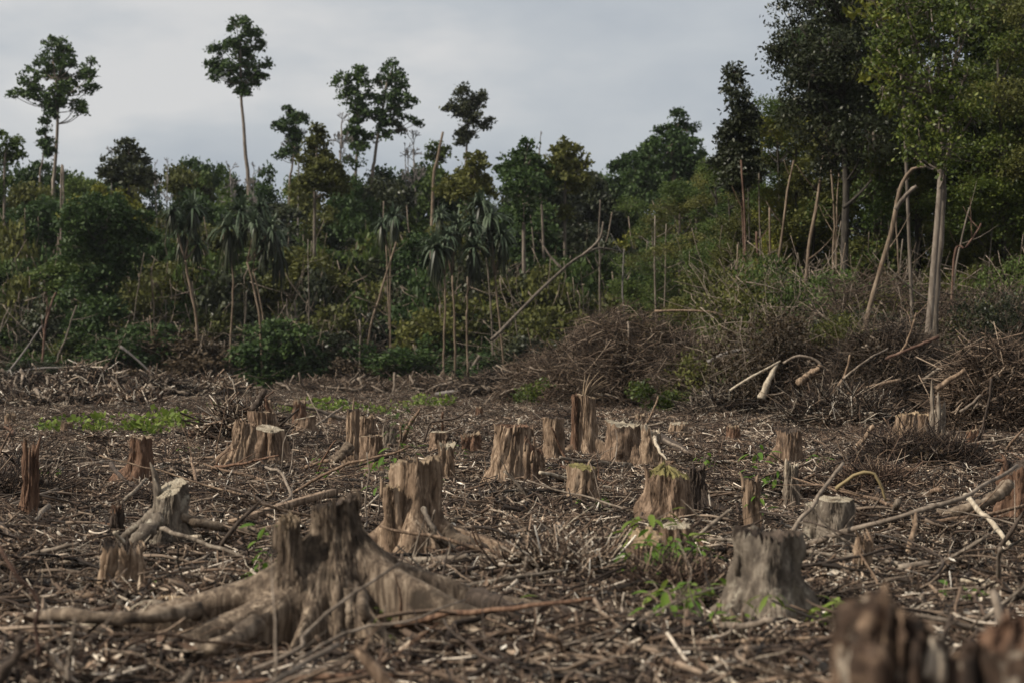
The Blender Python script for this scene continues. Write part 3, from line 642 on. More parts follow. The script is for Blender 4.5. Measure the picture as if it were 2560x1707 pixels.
# ------------------------------------------------------------------ fallen wood
def stick_mesh(P, r0, r1, S=7, twigs=0, tw_len=.4, knots=True, split=False, m=None):
    m = m or MB()
    K = len(P)
    R = np.linspace(r0, r1, K) * (1 + rng.normal(0, .06, K) * knots)
    V, q = tubes(P, R, S, rough=.05 if S > 4 else .12); m.add(V, q)
    for _ in range(twigs):
        i = rng.integers(1, K - 1); tg = norm(P[min(i + 1, K - 1)] - P[i - 1]); s = norm(rng.normal(0, 1, 3)); s[2] = abs(s[2]) * .8
        dv = norm(tg * .7 + s * .8); L = tw_len * rng.uniform(.4, 1.2)
        pp = smooth_path([P[i], P[i] + dv * L * .5, P[i] + dv * L + rng.normal(0, .15, 3) * L], 6, .01 * L)
        V, q = tubes(pp, np.linspace(min(R[i] * .55, .015), .003, 6), 4); m.add(V, q)
    return m
def fallen(label, pts, wpx, mat, w2=None, name='fallen_branch', cat='fallen branch', S=8, d=None, twigs=0, n=16, jit=.01, sawn=None, smooth=True, tw_len=.4, lift=None, kill=False):
    """pts: photo pixels (px, py[, distance]) of a piece of wood; without a distance it lies on the ground"""
    P = []
    for q in pts:
        dd = q[2] if len(q) > 2 else d
        if dd is None:
            r_m = wpx / 2 / FPX * 30
            dd = dist(q[1], .11 if lift is None else lift)
            X = (q[0] - 1280) / FPX * dd
            dd = dist(q[1], min(.5, float(gh(X, dd)) + (.11 if lift is None else lift)))
        P.append(at(q[0], q[1], dd))
    dm = np.mean([p[1] for p in P])
    r0 = wpx / 2 / FPX * dm; r1 = (w2 if w2 is not None else wpx * .7) / 2 / FPX * dm
    Pp = smooth_path(P, n, jit)
    org = Pp[np.argmin(Pp[:, 2])]
    m = stick_mesh(Pp, r0, r1, S, twigs, tw_len)
    o = m.build(name, mat, None, org, smooth=smooth); o.location = org
    tag(o, label, cat)
    return o
G = 'broken wood lying over the clearing'
F = fallen
# squared beam: a real box with saw edges
def beam(label, a, b, w, h, mat):
    a = np.array(a); b = np.array(b); u = norm(b - a); s = norm(np.cross(u, [0, 0, 1])); up = np.cross(s, u)
    K = 9; P = a + (b - a) * np.linspace(0, 1, K)[:, None] + up * (np.sin(np.linspace(0, np.pi, K)) * .015)[:, None]
    sec = np.array([[-1, -1], [-.8, -1.02], [1, -1], [1, .85], [.85, 1], [-1, 1]]) * [w / 2, h / 2]
    V = (P[:, None] + sec[None, :, :1] * s + sec[None, :, 1:] * up).reshape(-1, 3); k = len(sec)
    i = np.arange(K - 1)[:, None] * k; j = np.arange(k)[None]; Q = np.stack([i + j, i + (j + 1) % k, i + k + (j + 1) % k, i + k + j], -1).reshape(-1, 4)
    T = [[0, q + 1, q] for q in range(1, k - 1)] + [[(K - 1) * k, (K - 1) * k + q, (K - 1) * k + q + 1] for q in range(1, k - 1)]
    o = MB().add(V, Q, T).build('wooden_beam', mat, None, a, smooth=False); o.location = a
    tag(o, label, 'beam'); return o
beam('long squared grey brown beam tilted up to the right, left of centre', at(578, 1308, 22.9), at(838, 1228, 25.6), .09, .08, M_TAN)
F('long slender bowed branch sweeping up to the right edge past the heart cut stump', [(2025, 1356, 21.2), (2110, 1330, 20.8), (2250, 1292, 20.6), (2400, 1243, 20.8), (2470, 1200, 21.2), (2548, 1164, 22)], 15, M_TWIG, 9, twigs=2)
F('straight leaning stick crossing in front of the heart cut stump', [(1978, 1332, 20.4), (2040, 1245, 20.6), (2106, 1156, 21)], 12, M_TWIG, 9)
F('pale peeled pole sloping down right of the bowed branch', [(2412, 1236, 23), (2470, 1300, 22.2), (2526, 1366, 21.5)], 14, M_PALE, 12)
F('forked grey branch lying under the bowed branch', [(2152, 1352), (2190, 1330), (2226, 1308), (2244, 1252, 23.6)], 13, M_GREYW, 18, twigs=1)
F('thin dark stick slanting over the foot of the heart cut stump', [(1900, 1278, 22.5), (2010, 1298, 21), (2128, 1338, 20.4), (2278, 1376, 20.6)], 6, M_DARK, 4)
F('pale thin branch lying across below the heart cut stump', [(1958, 1340), (2010, 1352), (2174, 1394), (2264, 1406)], 9, M_GREYW, 5)
F('bent dry palm leaf stalk, arching in a hook above the debris', [(2090, 1222, 24), (2130, 1192, 24), (2182, 1183, 24), (2200, 1215, 24), (2214, 1250, 24)], 11, L_STRAW, 6, S=4, name='palm_leaf_stalk', cat='dry leaf')
F('long dark curved branch in the right foreground', [(2172, 1478), (2278, 1462), (2396, 1446), (2486, 1410, 19.8), (2562, 1398, 19.8)], 14, M_DARK, 16, twigs=2)
F('thin black branch near the right edge above the long dark one', [(2322, 1406), (2380, 1392), (2441, 1380), (2566, 1370)], 7, M_DARK, 7, twigs=2)
F('pale log lying at the right edge behind the long dark branch', [(2400, 1448), (2480, 1462), (2570, 1476)], 18, M_PALE, 16)
F('blurred forked branch crossing in front of the big buttressed stump', [(596, 1702, 12.2), (749, 1620, 12.4), (762, 1584, 12.6), (856, 1502, 12.9), (1002, 1410, 13.4)], 13, M_TWIG, 7, twigs=2)
F('blurred twin of that branch running flatter to the right', [(740, 1650, 12.4), (800, 1610, 12.5), (900, 1565, 12.8), (1030, 1545, 12.8), (1160, 1500, 13.2)], 10, M_TWIG, 6)
F('thick dark crooked branch right of the big stump roots', [(1008, 1604), (1047, 1590, 14.2), (1121, 1562, 14.4), (1195, 1518, 15)], 23, M_BROWN, 14, twigs=1)
F('pale straight log lying before the big stump roots', [(957, 1628), (1050, 1618), (1152, 1610)], 22, M_GREYW, 18)
F('pale straight stick rising from the bottom edge toward the left roots', [(596, 1702), (660, 1670, 12.9), (705, 1640, 13)], 14, M_GREYW, 10)
F('long pale pole lying in the left foreground', [(58, 1456), (149, 1450), (259, 1465), (330, 1480), (404, 1498)], 15, M_TAN, 13)
F('short thick sawn log end with orange wood in the left foreground', [(404, 1505, 16.5), (468, 1508, 16.5), (535, 1515, 16.7)], 38, M_ORANGE, 34, name='log', cat='log', S=12)
F('grey log lying left of the orange log end', [(240, 1516), (320, 1514), (402, 1508)], 20, M_GREYW, 18, name='log', cat='log', S=10)
F('thin bright stick from the fluted stump toward the big stump', [(345, 1450), (447, 1427), (585, 1390)], 8, M_TWIG, 5)
F('long bare stick leaning down from the mottled stump to the big one', [(402, 1320, 19.8), (447, 1335, 19.6), (551, 1368, 19.4), (660, 1416, 19.2)], 12, M_GREYW, 9)
F('grey log slanting up from the left edge', [(10, 1366), (60, 1324), (122, 1264, 25.5)], 17, M_GREYW, 15, name='log', cat='log', S=10)
F('dark broken log at the left edge below the grey log', [(-8, 1300, 23), (20, 1330), (52, 1370)], 14, M_DARK, 14)
F('white peeled peg standing tilted in the debris', [(551, 1182, 31.5), (562, 1212, 31), (573, 1243, 31)], 10, M_PALE, 11, name='wood_peg', cat='stick')
F('split stick propped against the reddish split stump', [(286, 1280, 26.5), (325, 1235, 26.5), (364, 1194, 27)], 12, M_GREYW, 8)
F('long thin stick lying left of the small dark post', [(130, 1336), (200, 1312), (240, 1308), (288, 1280)], 8, M_TWIG, 5, twigs=1)
F('dark crooked root leaning on the reddish split stump', [(278, 1158, 31), (300, 1190, 30), (330, 1208, 29.5), (365, 1232, 29)], 12, M_DARK, 9)
F('light brown pole in the litter before the squat worn stump', [(1200, 1408), (1290, 1368), (1362, 1338, 23)], 13, M_TWIG, 10)
F('second pole lying just below the light brown one', [(1200, 1392), (1260, 1392), (1340, 1365)], 9, M_GREYW, 8)
F('long low dark vine running right through the middle litter', [(1180, 1428), (1270, 1412), (1364, 1420), (1470, 1420), (1574, 1420)], 9, M_DARK, 5)
F('dark stick rising right toward the low tan cut stump', [(1330, 1420), (1420, 1400), (1500, 1368, 21.5), (1610, 1330, 22)], 8, M_DARK, 6, twigs=2)
F('curved dark branch before the squat worn stump', [(1370, 1294), (1410, 1315), (1477, 1345)], 12, M_BROWN, 9)
F('pale stripped log with yellow patches in the middle litter', [(1379, 1328), (1420, 1344), (1462, 1362)], 19, M_PALE, 15, name='log', cat='log', S=10)
F('short white log piece beside the stripped log', [(1418, 1318), (1452, 1312)], 12, M_PALE, 10, name='log', cat='log')
F('small upright pale stub in the middle litter', [(1515, 1340, 22.7), (1532, 1300, 22.9)], 11, M_GREYW, 9)
F('blurred bent branch along the bottom edge right of centre', [(1400, 1712), (1512, 1660), (1617, 1632), (1721, 1622), (1900, 1640)], 17, M_BROWN, 10, twigs=2)
F('blurred thin root looping out of the bottom litter', [(1366, 1584, 12.4), (1398, 1600, 12.4), (1412, 1632), (1480, 1655)], 12, M_BROWN, 8)
F('broad white slab of wood at the bottom edge', [(1755, 1664), (1855, 1712)], 30, M_PALE, 26, name='wood_slab', cat='wood slab', S=4, smooth=False)
F('pale slab lying at the foot of the dark rimmed stump', [(1744, 1528), (1806, 1566)], 20, M_PALE, 15, name='wood_slab', cat='wood slab', S=4, smooth=False)
F('long blurred stick before the dark rimmed stump', [(1500, 1702), (1700, 1650), (1860, 1600), (2010, 1560)], 8, M_BROWN, 6, twigs=3)
F('big dead log lying behind the bright peeled stump toward the right', [(1652, 1092, 42), (1710, 1125, 40), (1770, 1160, 38.5), (1812, 1185, 38)], 22, M_DARK, 12, name='log', cat='log', S=10)
F('thin pale pole along the top of the dead log', [(1660, 1098, 40), (1740, 1140, 38), (1830, 1190, 36)], 8, M_TWIG, 5)
F('white freshly torn strip beside the bright peeled stump', [(1636, 1092, 36), (1648, 1125, 35.5), (1668, 1150, 35.3)], 12, M_PALE, 5, S=5)
F('white peeled log standing tilted before the right brush heap', [(1903, 996, 65), (1922, 950, 65), (1944, 906, 65.5)], 22, M_PALE, 7, name='peeled_log', cat='log', S=12)
F('thin white pole slanting to the tip of the peeled log', [(1825, 976, 65), (1890, 936, 65), (1951, 902, 65.5)], 7, M_PALE, 5)
F('arched bare branch over the right slash heap', [(1958, 908, 65), (1997, 889, 65), (2043, 902, 65), (2062, 930, 65), (2075, 962, 65)], 8, M_TWIG, 6)
F('stout broken log poking from the right slash heap', [(1997, 956, 64.5), (2022, 938, 65), (2052, 917, 65)], 20, M_TAN, 18, name='log', cat='log', S=10)
F('straight pale branch leaning across the right slash heap', [(2119, 984, 60), (2180, 966, 60.5), (2251, 948, 61)], 10, M_TAN, 8)
F('forked bare sapling stem rising from the right slash heap', [(2044, 1034, 56), (2075, 990, 56), (2108, 948, 57), (2118, 915, 57), (2126, 884, 57)], 10, M_TAN, 5)
F('thin branch arm spreading right from the forked stem', [(2108, 948, 57), (2160, 905, 57), (2220, 870, 58)], 6, M_TWIG, 4)
F('long pale branch arching over debris at the right border', [(2308, 950, 56), (2356, 918, 56), (2420, 906, 56), (2483, 902, 56), (2562, 902, 56)], 10, M_GREYW, 9, twigs=3)
F('short grey pole behind the tall jagged splinter', [(2214, 898, 61), (2275, 872, 61), (2348, 842, 61)], 8, M_TRUNKR, 9)
F('splayed stick fan right of the leaning trunk', [(2252, 882, 61), (2270, 850, 61), (2292, 782, 61)], 6, M_TAN, 4, twigs=4, tw_len=1.2)
F('dark winding vine stem right of the tall jagged splinter', [(2478, 945, 46), (2474, 1000, 46), (2458, 1060, 46), (2445, 1110, 46)], 7, M_DARK, 5)
F('rising stump limb right of the jagged splinter', [(2340, 972, 50), (2380, 945, 50), (2412, 925, 50)], 16, M_TAN, 10)
F('pale stick pointing right beyond the jagged splinter', [(2400, 1030, 50), (2430, 1008, 50), (2452, 988, 50)], 8, M_TWIG, 6)
F('horizontal grey log behind the folded orange stump', [(2340, 1010, 60), (2440, 1014, 60), (2560, 1020, 60)], 12, M_GREYW, 10)
F('tan split log lying left of the folded orange stump', [(2130, 1128, 44), (2160, 1095, 44), (2184, 1065, 44)], 15, M_TAN, 14)
F('long pale bowed pole over the brown brush mound', [(1636, 778, 78), (1720, 777, 78), (1796, 786, 78), (1870, 812, 78), (1930, 842, 78)], 6, M_TAN, 5)
F('low grey log along the back of the clearing', [(1090, 985, 110), (1200, 965, 108), (1300, 935, 108), (1345, 905, 108)], 9, M_DEAD, 5)
F('grey pole fallen from the left trees', [(8, 948, 118), (60, 880, 118), (105, 815, 118)], 6, M_DEAD, 4)
F('dark grey log sloping above the mound', [(1768, 905, 77), (1830, 880, 77), (1935, 870, 77)], 10, M_DEAD, 8)
F('pale bleached log lying in the mid field left of the reddish stump', [(195, 1162), (245, 1158), (290, 1152)], 14, M_GREYW, 13, name='log', cat='log', S=10)
F('big leaning grey trunk fallen into the forest edge', [(1228, 850, 126), (1252, 828, 126), (1320, 757, 128), (1382, 697, 130), (1430, 655, 131), (1470, 631, 132), (1500, 620, 133), (1545, 628, 134)], 9, M_TRUNKM, 4, name='fallen_tree', cat='fallen tree', S=10)
F('upper fork of the big leaning trunk, reaching up right', [(1455, 640, 131.5), (1490, 610, 131), (1505, 580, 131), (1508, 555, 131)], 8, M_TRUNK, 4)
F('upper fork of the big leaning trunk, reaching up left', [(1405, 672, 130), (1375, 640, 130), (1350, 600, 130)], 7, M_TRUNK, 3)
F('broken light trunk leaning at the foot of the screw pines', [(1155, 965, 132), (1178, 925, 132), (1200, 888, 132)], 12, M_TRUNK, 8, name='fallen_tree', cat='fallen tree')
F('thin bare fallen stem crossing the left forest foot', [(300, 865, 128), (350, 905, 128), (400, 955, 128)], 7, M_DEAD, 4)
F('low arched bare stem by the left edge trees', [(30, 935, 126), (80, 922, 126), (155, 918, 126)], 6, M_DEAD, 4)
F('rotten dark log leaning on the debris pile behind the flat square stump', [(632, 1024, 46), (648, 1000, 46), (662, 975, 46)], 20, M_DARK, 16, name='log', cat='log', S=10)
F('twisted dark vine looping above the squat level stump', [(1060, 1105, 36), (1075, 1058, 36), (1110, 1052, 36), (1150, 1040, 36), (1175, 1018, 36)], 6, M_DARK, 4)
F('straight split stake near the debris pile left of the torn stump', [(672, 1000, 46), (684, 1035, 46), (696, 1068, 46)], 9, M_TAN, 9, S=5)
F('broken lath standing behind the flat square stump', [(663, 995, 46), (672, 1030, 46), (682, 1062, 46)], 12, M_RED, 10, S=4)
F('short grey pole leaning toward the clean cut stump', [(792, 1062, 48), (825, 1038, 49), (856, 1018, 50)], 6, M_TWIG, 5)
F('very thin bare wand bending over the clean cut stump', [(768, 982, 44), (800, 1045, 43.5), (826, 1110, 43)], 3, M_TWIG, 2)
F('white log end poking up behind the broad reddish stump', [(1298, 1072, 42), (1300, 1048, 42)], 13, M_PALE, 12, name='log', cat='log')
F('thin grass like wand pair standing before the wide middle stump', [(912, 1345, 23), (916, 1240, 23), (922, 1130, 23)], 5, M_TWIG, 3)
F('dark thin wand right of the wand before the middle stump', [(935, 1340, 22.4), (950, 1250, 22.4), (962, 1170, 22.4)], 5, M_DARK, 3)
F('blurred rusty sapling stem in the left foreground', [(98, 1640, 10.8), (95, 1560, 10.8), (90, 1490, 10.8), (40, 1430, 10.8), (-5, 1370, 10.8)], 11, M_TRUNKR, 9)
F('blurred pale fork in the bottom left corner', [(175, 1700, 10.8), (168, 1650, 10.8), (185, 1590, 10.8), (190, 1545, 10.8)], 12, M_TWIG, 8, twigs=2)
F('fat dark blurred branch in the bottom left corner', [(-10, 1700, 10), (30, 1640, 10), (60, 1590, 10)], 30, M_DARK, 22)
F('blurred leaning stick at the bottom left', [(178, 1692, 11), (140, 1650, 11), (112, 1612, 11)], 13, M_TWIG, 10)

# nameable random sticks, nearest ones largest
COLS = [('brown', M_BROWN), ('tan', M_TAN), ('grey', M_GREYW), ('dark', M_DARK), ('reddish', M_RED), ('pale', M_PALE), ('dull brown', M_TWIG)]
def rel_label(look, x, y, used):
    ls = sorted(LAND, key=lambda l: ((l[0] - x) ** 2 + ((l[1] - y) * .6) ** 2))
    def rel(l):
        dx, dy = x - l[0], (y - l[1]) * .6
        return ('right of' if dx > 0 else 'left of') if abs(dx) > abs(dy) else ('behind' if dy > 0 else 'in front of')
    for k in range(6):
        for form in (lambda: f'{look} {rel(ls[k])} {ls[k][2]}', lambda: f'{look} {rel(ls[k])} {ls[k][2]}, facing {ls[(k + 1) % len(ls)][2]}'):
            s = form()
            if s not in used and len(s.split()) <= 16:
                used.add(s); return s
        
    s = f'{look} between {ls[0][2]} and {ls[1][2]}'; used.add(s); return s
used = set()
def sized(v, a, b, names): return names[0] if v < a else names[1] if v < b else names[2]
n_st = 290
ds = np.exp(rng.uniform(np.log(9.5), np.log(70), n_st))
for d in ds:
    x = rng.uniform(-.275, .275) * d; L = np.exp(rng.uniform(np.log(.5), np.log(2.4))) * (1 if d < 25 else 1.25)
    r = rng.uniform(.010, .030) * (1 + .4 * (d > 30)) * (1.7 if rng.uniform() < .18 else 1); ci = rng.choice(len(COLS), p=[.24, .16, .15, .16, .10, .05, .14]); cn, cm = COLS[ci]
    yaw = rng.uniform(0, np.pi); tilt = abs(rng.normal(0, .14)) if rng.uniform() < .86 else rng.uniform(.5, 1.1)
    dv = np.array([np.cos(yaw) * np.cos(tilt), np.sin(yaw) * np.cos(tilt), np.sin(tilt)]) * (1 if rng.uniform() < .5 else -1)
    if dv[2] < 0: dv[2] *= -1
    a = np.array([x, d, 0.]) - dv * L / 2; a[2] = gh(a[0], a[1]) + r + rng.uniform(0, .10)
    curve = rng.uniform(0, .16) if rng.uniform() < .7 else rng.uniform(.2, .35)
    L = min(L, .45 + .012 * d) if tilt > .45 else L; sd2 = norm(np.cross(dv, [0, 0, 1.])); b = a + dv * L
    Pp = smooth_path([a, a + dv * L * .35 + sd2 * L * curve * .5, a + dv * L * .7 + sd2 * L * curve * .35, b], 12, .008 * L)
    Pp[:, 2] = np.maximum(Pp[:, 2], gh(Pp[:, 0], Pp[:, 1]) + .01)
    tw = int(rng.integers(0, 4))
    o = stick_mesh(Pp, r, r * rng.uniform(.35, .8), 6, tw, L * .35).build('dead_stick', cm, None, a); o.location = a
    form = 'stub' if L < .7 and r > .02 else ('forked stick' if tw > 1 else ('curved stick' if curve > .14 else 'straight stick'))
    pos = 'sticking up' if tilt > .45 else ('lying crosswise' if abs(math.cos(yaw)) > .75 else ('pointing away' if abs(math.cos(yaw)) < .35 else 'lying aslant'))
    look = f"{sized(r, .016, .023, ['thin', 'slim', 'stout'])} {cn} {form} {pos}"
    tag(o, rel_label(look, a[0], a[1], used), 'stick', 'loose sticks on the cleared ground')

# ------------------------------------------------------------------ trees
def leaves(Cn, size, ratio=.5, up=.5):
    n = len(Cn); nn = norm(rng.normal(0, 1, (n, 3)) + [0, 0, up]); u = norm(np.cross(nn, rng.normal(0, 1, (n, 3)))); v = np.cross(nn, u)
    s = (size * rng.uniform(.65, 1.3, n))[:, None]
    V = np.stack([Cn - u * s / 2, Cn + v * s * ratio / 2 - u * s * .08, Cn + u * s / 2, Cn - v * s * ratio / 2 - u * s * .08], 1).reshape(-1, 3)
    return V, np.arange(4 * n).reshape(-1, 4)
def crown_leaves(lobes, per_m2, sub_r, lps, size, ratio=.55, flat=.6, under=.35, inner=.5):
    """lobes (x,y,z,r[,rz]); returns leaf quads gathered in small clumps over each lobe and the clump centres"""
    cs = []
    for lb in lobes:
        c = np.array(lb[:3]); r = lb[3]; rz = lb[4] if len(lb) > 4 else r
        n = max(4, int(per_m2 * 4 * np.pi * r * r / 3))
        dv = norm(rng.normal(0, 1, (n, 3)))
        keep = (dv[:, 2] > -under) | (rng.uniform(0, 1, n) < .35); dv = dv[keep]
        f = rng.uniform(inner, 1.0, len(dv)) ** .7
        cs.append(c + dv * f[:, None] * [r, r, rz])
    cs = np.concatenate(cs)
    off = rng.normal(0, 1, (len(cs), lps, 3)) * .5 * sub_r * [1, 1, flat]
    off[..., 2] -= .25 * (off[..., 0] ** 2 + off[..., 1] ** 2) / sub_r
    P = (cs[:, None] + off).reshape(-1, 3)
    V, Q = leaves(P, size, ratio)
    return V, Q, cs
def tree(name, label, cat, base, trunk_pts, r0, r1, lobes, bark, leaf, per_m2=2.2, sub_r=.6, lps=14, size=.28, ratio=.55, group=None, limb=.35, under=.35, inner=.5, S=8, twigs=True, flat=.6):
    root = empty(name, base); tag(root, label, cat, group); b = np.array(base)
    tp = smooth_path(trunk_pts, 14, r0 * .12)
    V, Q = tubes(tp, r0 + (r1 - r0) * np.linspace(0, 1, 14) ** .8, S); m = MB().add(V, Q)
    if lobes is not None and len(lobes):
        V, Ql, cs = crown_leaves(lobes, per_m2, sub_r, lps, size, ratio, under=under, inner=inner, flat=flat)
        # limbs from the stem into the lobes, then twigs to the clumps
        P = []; R = []
        for lb in lobes:
            c = np.array(lb[:3]); zt = c[2] - lb[3] * .9 - .25 * np.hypot(c[0] - tp[-1, 0], c[1] - tp[-1, 1]); i = int(np.argmin(np.abs(tp[:, 2] - zt)))
            s = tp[i]; mid = (s + c) / 2 + [0, 0, -.12 * np.linalg.norm(c - s)]
            P.append(smooth_path([s, mid, c], 7, .02)); R.append(np.linspace(max(r1, r0 * .45) * limb * 1.6, r1 * .3, 7))
        V2, Q2 = tubes(np.array(P), np.array(R), 5); m.add(V2, Q2)
        if twigs:
            lc = np.array([l[:3] for l in lobes]); k = np.argmin(((cs[:, None] - lc[None]) ** 2).sum(-1), 1)
            sel = rng.uniform(0, 1, len(cs)) < .45
            A = lc[k][sel]; B = cs[sel]; t = np.linspace(0, 1, 4)[None, :, None]
            Pt = A[:, None] * (1 - t) + B[:, None] * t; Pt[:, 1:3] += rng.normal(0, .06, (len(A), 2, 3))
            V2, Q2 = tubes(Pt, np.tile(np.linspace(r1 * .28, r1 * .1, 4), (len(A), 1)), 3, cap=False); m.add(V2, Q2)
        MB().add(V, Ql).build('crown', leaf, root, b, smooth=False)
    m.build('trunk', bark, root, b)
    return root
def zl(lst, ox, oy, f, d, dd=.5, sc=1.0, squash=.85):
    """traced lobes: photo pixels -> lobes in the world with a depth of their own"""
    out_ = []; ext = []
    for (x, y, r) in lst:
        a_ = rng.uniform(-.6, 3.7); ext.append((x + math.cos(a_) * r * 1.05, y - math.sin(a_) * r * .95, r * rng.uniform(.28, .5)))
    for (x, y, r) in list(lst) + ext:
        rr = r * f / FPX * d * sc; p = at(ox + x * f, oy + y * f, d); p[1] += rng.uniform(-1, 1) * rr * 1.2
        out_.append((*p, rr, rr * squash))
    return out_
def zp(lst, ox, oy, f, d): return [at(ox + x * f, oy + y * f, d) for x, y in lst]
f0 = 900 / 2352
DE = 190.0
EM = dict(per_m2=3.8, sub_r=.48, lps=26, size=.33, ratio=.65, under=.5, inner=.35)
def emergent(label, lob, trunk, ox, d=DE, r=.24, leaf=L_EMERG, bark=M_TRUNK, phrase=None, sc=1.08, **kw):
    tp = zp(trunk, ox, 0, f0, d)[::-1]
    bx = tp[0][0] + (tp[0][0] - tp[-1][0]) * .3 if len(tp) > 1 else tp[0][0]
    base = np.array([bx, d, 0.0]); tp = [base - [0, 0, .3]] + tp
    k = dict(EM); k.update(kw)
    o = tree('emergent_tree', label, 'tree', base, tp, r * .72, r * .33, zl(list(lob) + [(trunk[1][0] + rng.uniform(-28, 28), trunk[1][1] + rng.uniform(-40, 60), rng.uniform(14, 24)) for _ in range(3)], ox, 0, f0, d, sc=sc), bark, leaf, group='tall trees left standing above the forest', **k)
    if phrase: TL.append((ox + trunk[0][0] * f0, phrase))
    return o
TL = []
emergent('tall tree with a broad spreading crown, leftmost of the high ones', [(340, 310, 75), (430, 350, 45), (310, 390, 70), (420, 400, 50), (270, 460, 60), (360, 480, 70), (200, 530, 75), (110, 615, 42), (250, 620, 80), (400, 560, 85), (560, 450, 55), (590, 510, 50), (570, 585, 50), (480, 690, 55), (370, 650, 80), (330, 700, 45), (530, 720, 22)],
         [(340, 400), (375, 640), (372, 760), (365, 950), (350, 1150), (345, 1300)], 0, phrase='the broad high tree', r=.30)
emergent('slim small crowned tree close left of the broad high tree', [(310, 790, 30), (290, 860, 28), (290, 915, 38), (330, 750, 25)], [(310, 780), (288, 950), (272, 1080), (255, 1250)], 0, d=186, r=.16)
emergent('tallest lone tree with a long pale bare trunk and a round top', [(1560, 190, 80), (1630, 240, 65), (1520, 300, 70), (1400, 330, 52), (1590, 340, 85), (1680, 300, 36), (1420, 420, 58), (1500, 450, 75), (1600, 440, 75), (1400, 490, 40), (1570, 490, 55), (1690, 480, 42), (1740, 410, 32), (1660, 540, 22), (1510, 530, 26)],
         [(1565, 300), (1572, 560), (1578, 700), (1592, 850), (1600, 1000), (1625, 1300)], 0, phrase='the tallest lone tree', r=.30)
emergent('medium tree with tiered dark crown left of the conical tree', [(1935, 745, 65), (1850, 815, 65), (1965, 790, 55), (1900, 860, 48), (1865, 1005, 50), (1925, 985, 45)], [(1930, 760), (1930, 900), (1905, 1100), (1890, 1300)], 0, r=.2, phrase='the tiered dark tree')
emergent('left of two tall twin trees with an airy patchy crown', [(20, 520, 60), (130, 480, 48), (30, 620, 55), (130, 560, 65), (185, 630, 50), (100, 700, 70), (155, 740, 48), (90, 840, 48), (115, 900, 55), (65, 900, 28), (120, 965, 55), (100, 1050, 50)],
         [(115, 520), (118, 800), (105, 1100), (95, 1300)], 850, r=.26)
emergent('right of two tall twin trees, its crown leaning right', [(310, 450, 58), (270, 520, 65), (370, 530, 58), (385, 600, 55), (300, 660, 78), (400, 680, 55), (450, 640, 36), (240, 740, 55), (300, 770, 58), (360, 730, 55), (475, 790, 36), (385, 840, 40), (280, 880, 45), (200, 880, 25)],
         [(310, 520), (265, 790), (245, 900), (225, 1050), (205, 1260)], 850, r=.28, phrase='the tall twin trees')
emergent('lone round crowned tree on a thin stem in the middle of the sky', [(810, 610, 50), (880, 645, 55), (770, 685, 48), (720, 690, 30), (840, 700, 65), (920, 680, 42), (900, 765, 45), (955, 795, 28), (785, 740, 45), (830, 800, 42), (820, 875, 42), (855, 880, 26), (925, 825, 26)],
         [(838, 690), (828, 900), (826, 1020), (820, 1250)], 850, r=.22, leaf=L_DKOLIVE, phrase='the lone round tree')
emergent('small topped tree beside a broken pink trunk', [(640, 960, 52), (700, 985, 28), (600, 1010, 28), (660, 1025, 38)], [(645, 980), (640, 1250)], 850, d=195, r=.15, leaf=L_MID)
emergent('leafy tree standing half outside the left border', [(50, 940, 85), (95, 990, 50), (30, 1030, 60)], [(40, 950), (25, 1200)], 0, d=165, r=.2, leaf=L_MID)
emergent('rounded hill of dark green crown left of the right hand forest', [(2220, 775, 60), (2275, 835, 48), (2150, 850, 60), (2100, 905, 70), (2020, 960, 55), (2250, 910, 80), (2150, 970, 120), (2260, 1020, 130), (2080, 1060, 130), (2200, 1120, 150)], [(2180, 900), (2180, 1300)], 850, d=180, r=.35, leaf=L_EMERG, per_m2=3.4, phrase='the rounded dark crown')
emergent('lower blue green crown sloping left of the rounded one', [(1920, 1000, 60), (1860, 1070, 60), (1930, 1110, 110), (1990, 1060, 80), (1840, 1180, 110), (2040, 1150, 130)], [(1920, 1050), (1920, 1300)], 850, d=190, r=.25)
emergent('dense round dark tree at the dip in the skyline', [(1210, 1005, 75), (1200, 1100, 120), (1130, 1085, 75), (1290, 1100, 80), (1200, 1220, 150), (1120, 1180, 90), (1300, 1210, 110)], [(1200, 1100), (1200, 1400)], 850, d=150, r=.25, leaf=L_DARK, per_m2=4, phrase='the dense round tree')
emergent('bushy tree with dead tops right of the dense round tree', [(1485, 950, 60), (1425, 1045, 75), (1530, 1060, 90), (1480, 1150, 130), (1580, 1160, 100), (1400, 1160, 100)], [(1470, 1000), (1470, 1400)], 850, d=152, r=.22, leaf=L_OLIVE, bark=M_TRUNKM)
emergent('yellow green tree left of the sky gap', [(870, 1030, 55), (890, 1110, 80), (820, 1170, 100), (920, 1170, 65), (800, 1250, 130), (900, 1260, 110)], [(860, 1080), (850, 1400)], 850, d=155, r=.2, leaf=L_OLIVE, bark=M_TRUNKM)
emergent('conical olive tree standing before the twin trees', [(2072, 840, 26), (2080, 910, 52), (2085, 990, 85), (2130, 1080, 100), (2030, 1080, 90), (2100, 1180, 140), (2180, 1180, 110), (2000, 1190, 110)], [(2075, 860), (2060, 1100), (2055, 1400)], 0, d=150, r=.2, leaf=L_OLIVE, bark=M_TRUNKM, phrase='the conical olive tree', per_m2=4)
emergent('pointed bushy tree with bare twigs right of the broad high tree', [(840, 935, 36), (820, 1020, 80), (900, 1050, 60), (750, 1090, 75), (830, 1130, 110), (920, 1150, 90), (730, 1180, 90)], [(840, 950), (840, 1300)], 0, d=160, r=.18, leaf=L_DKOLIVE, bark=M_TRUNKM)
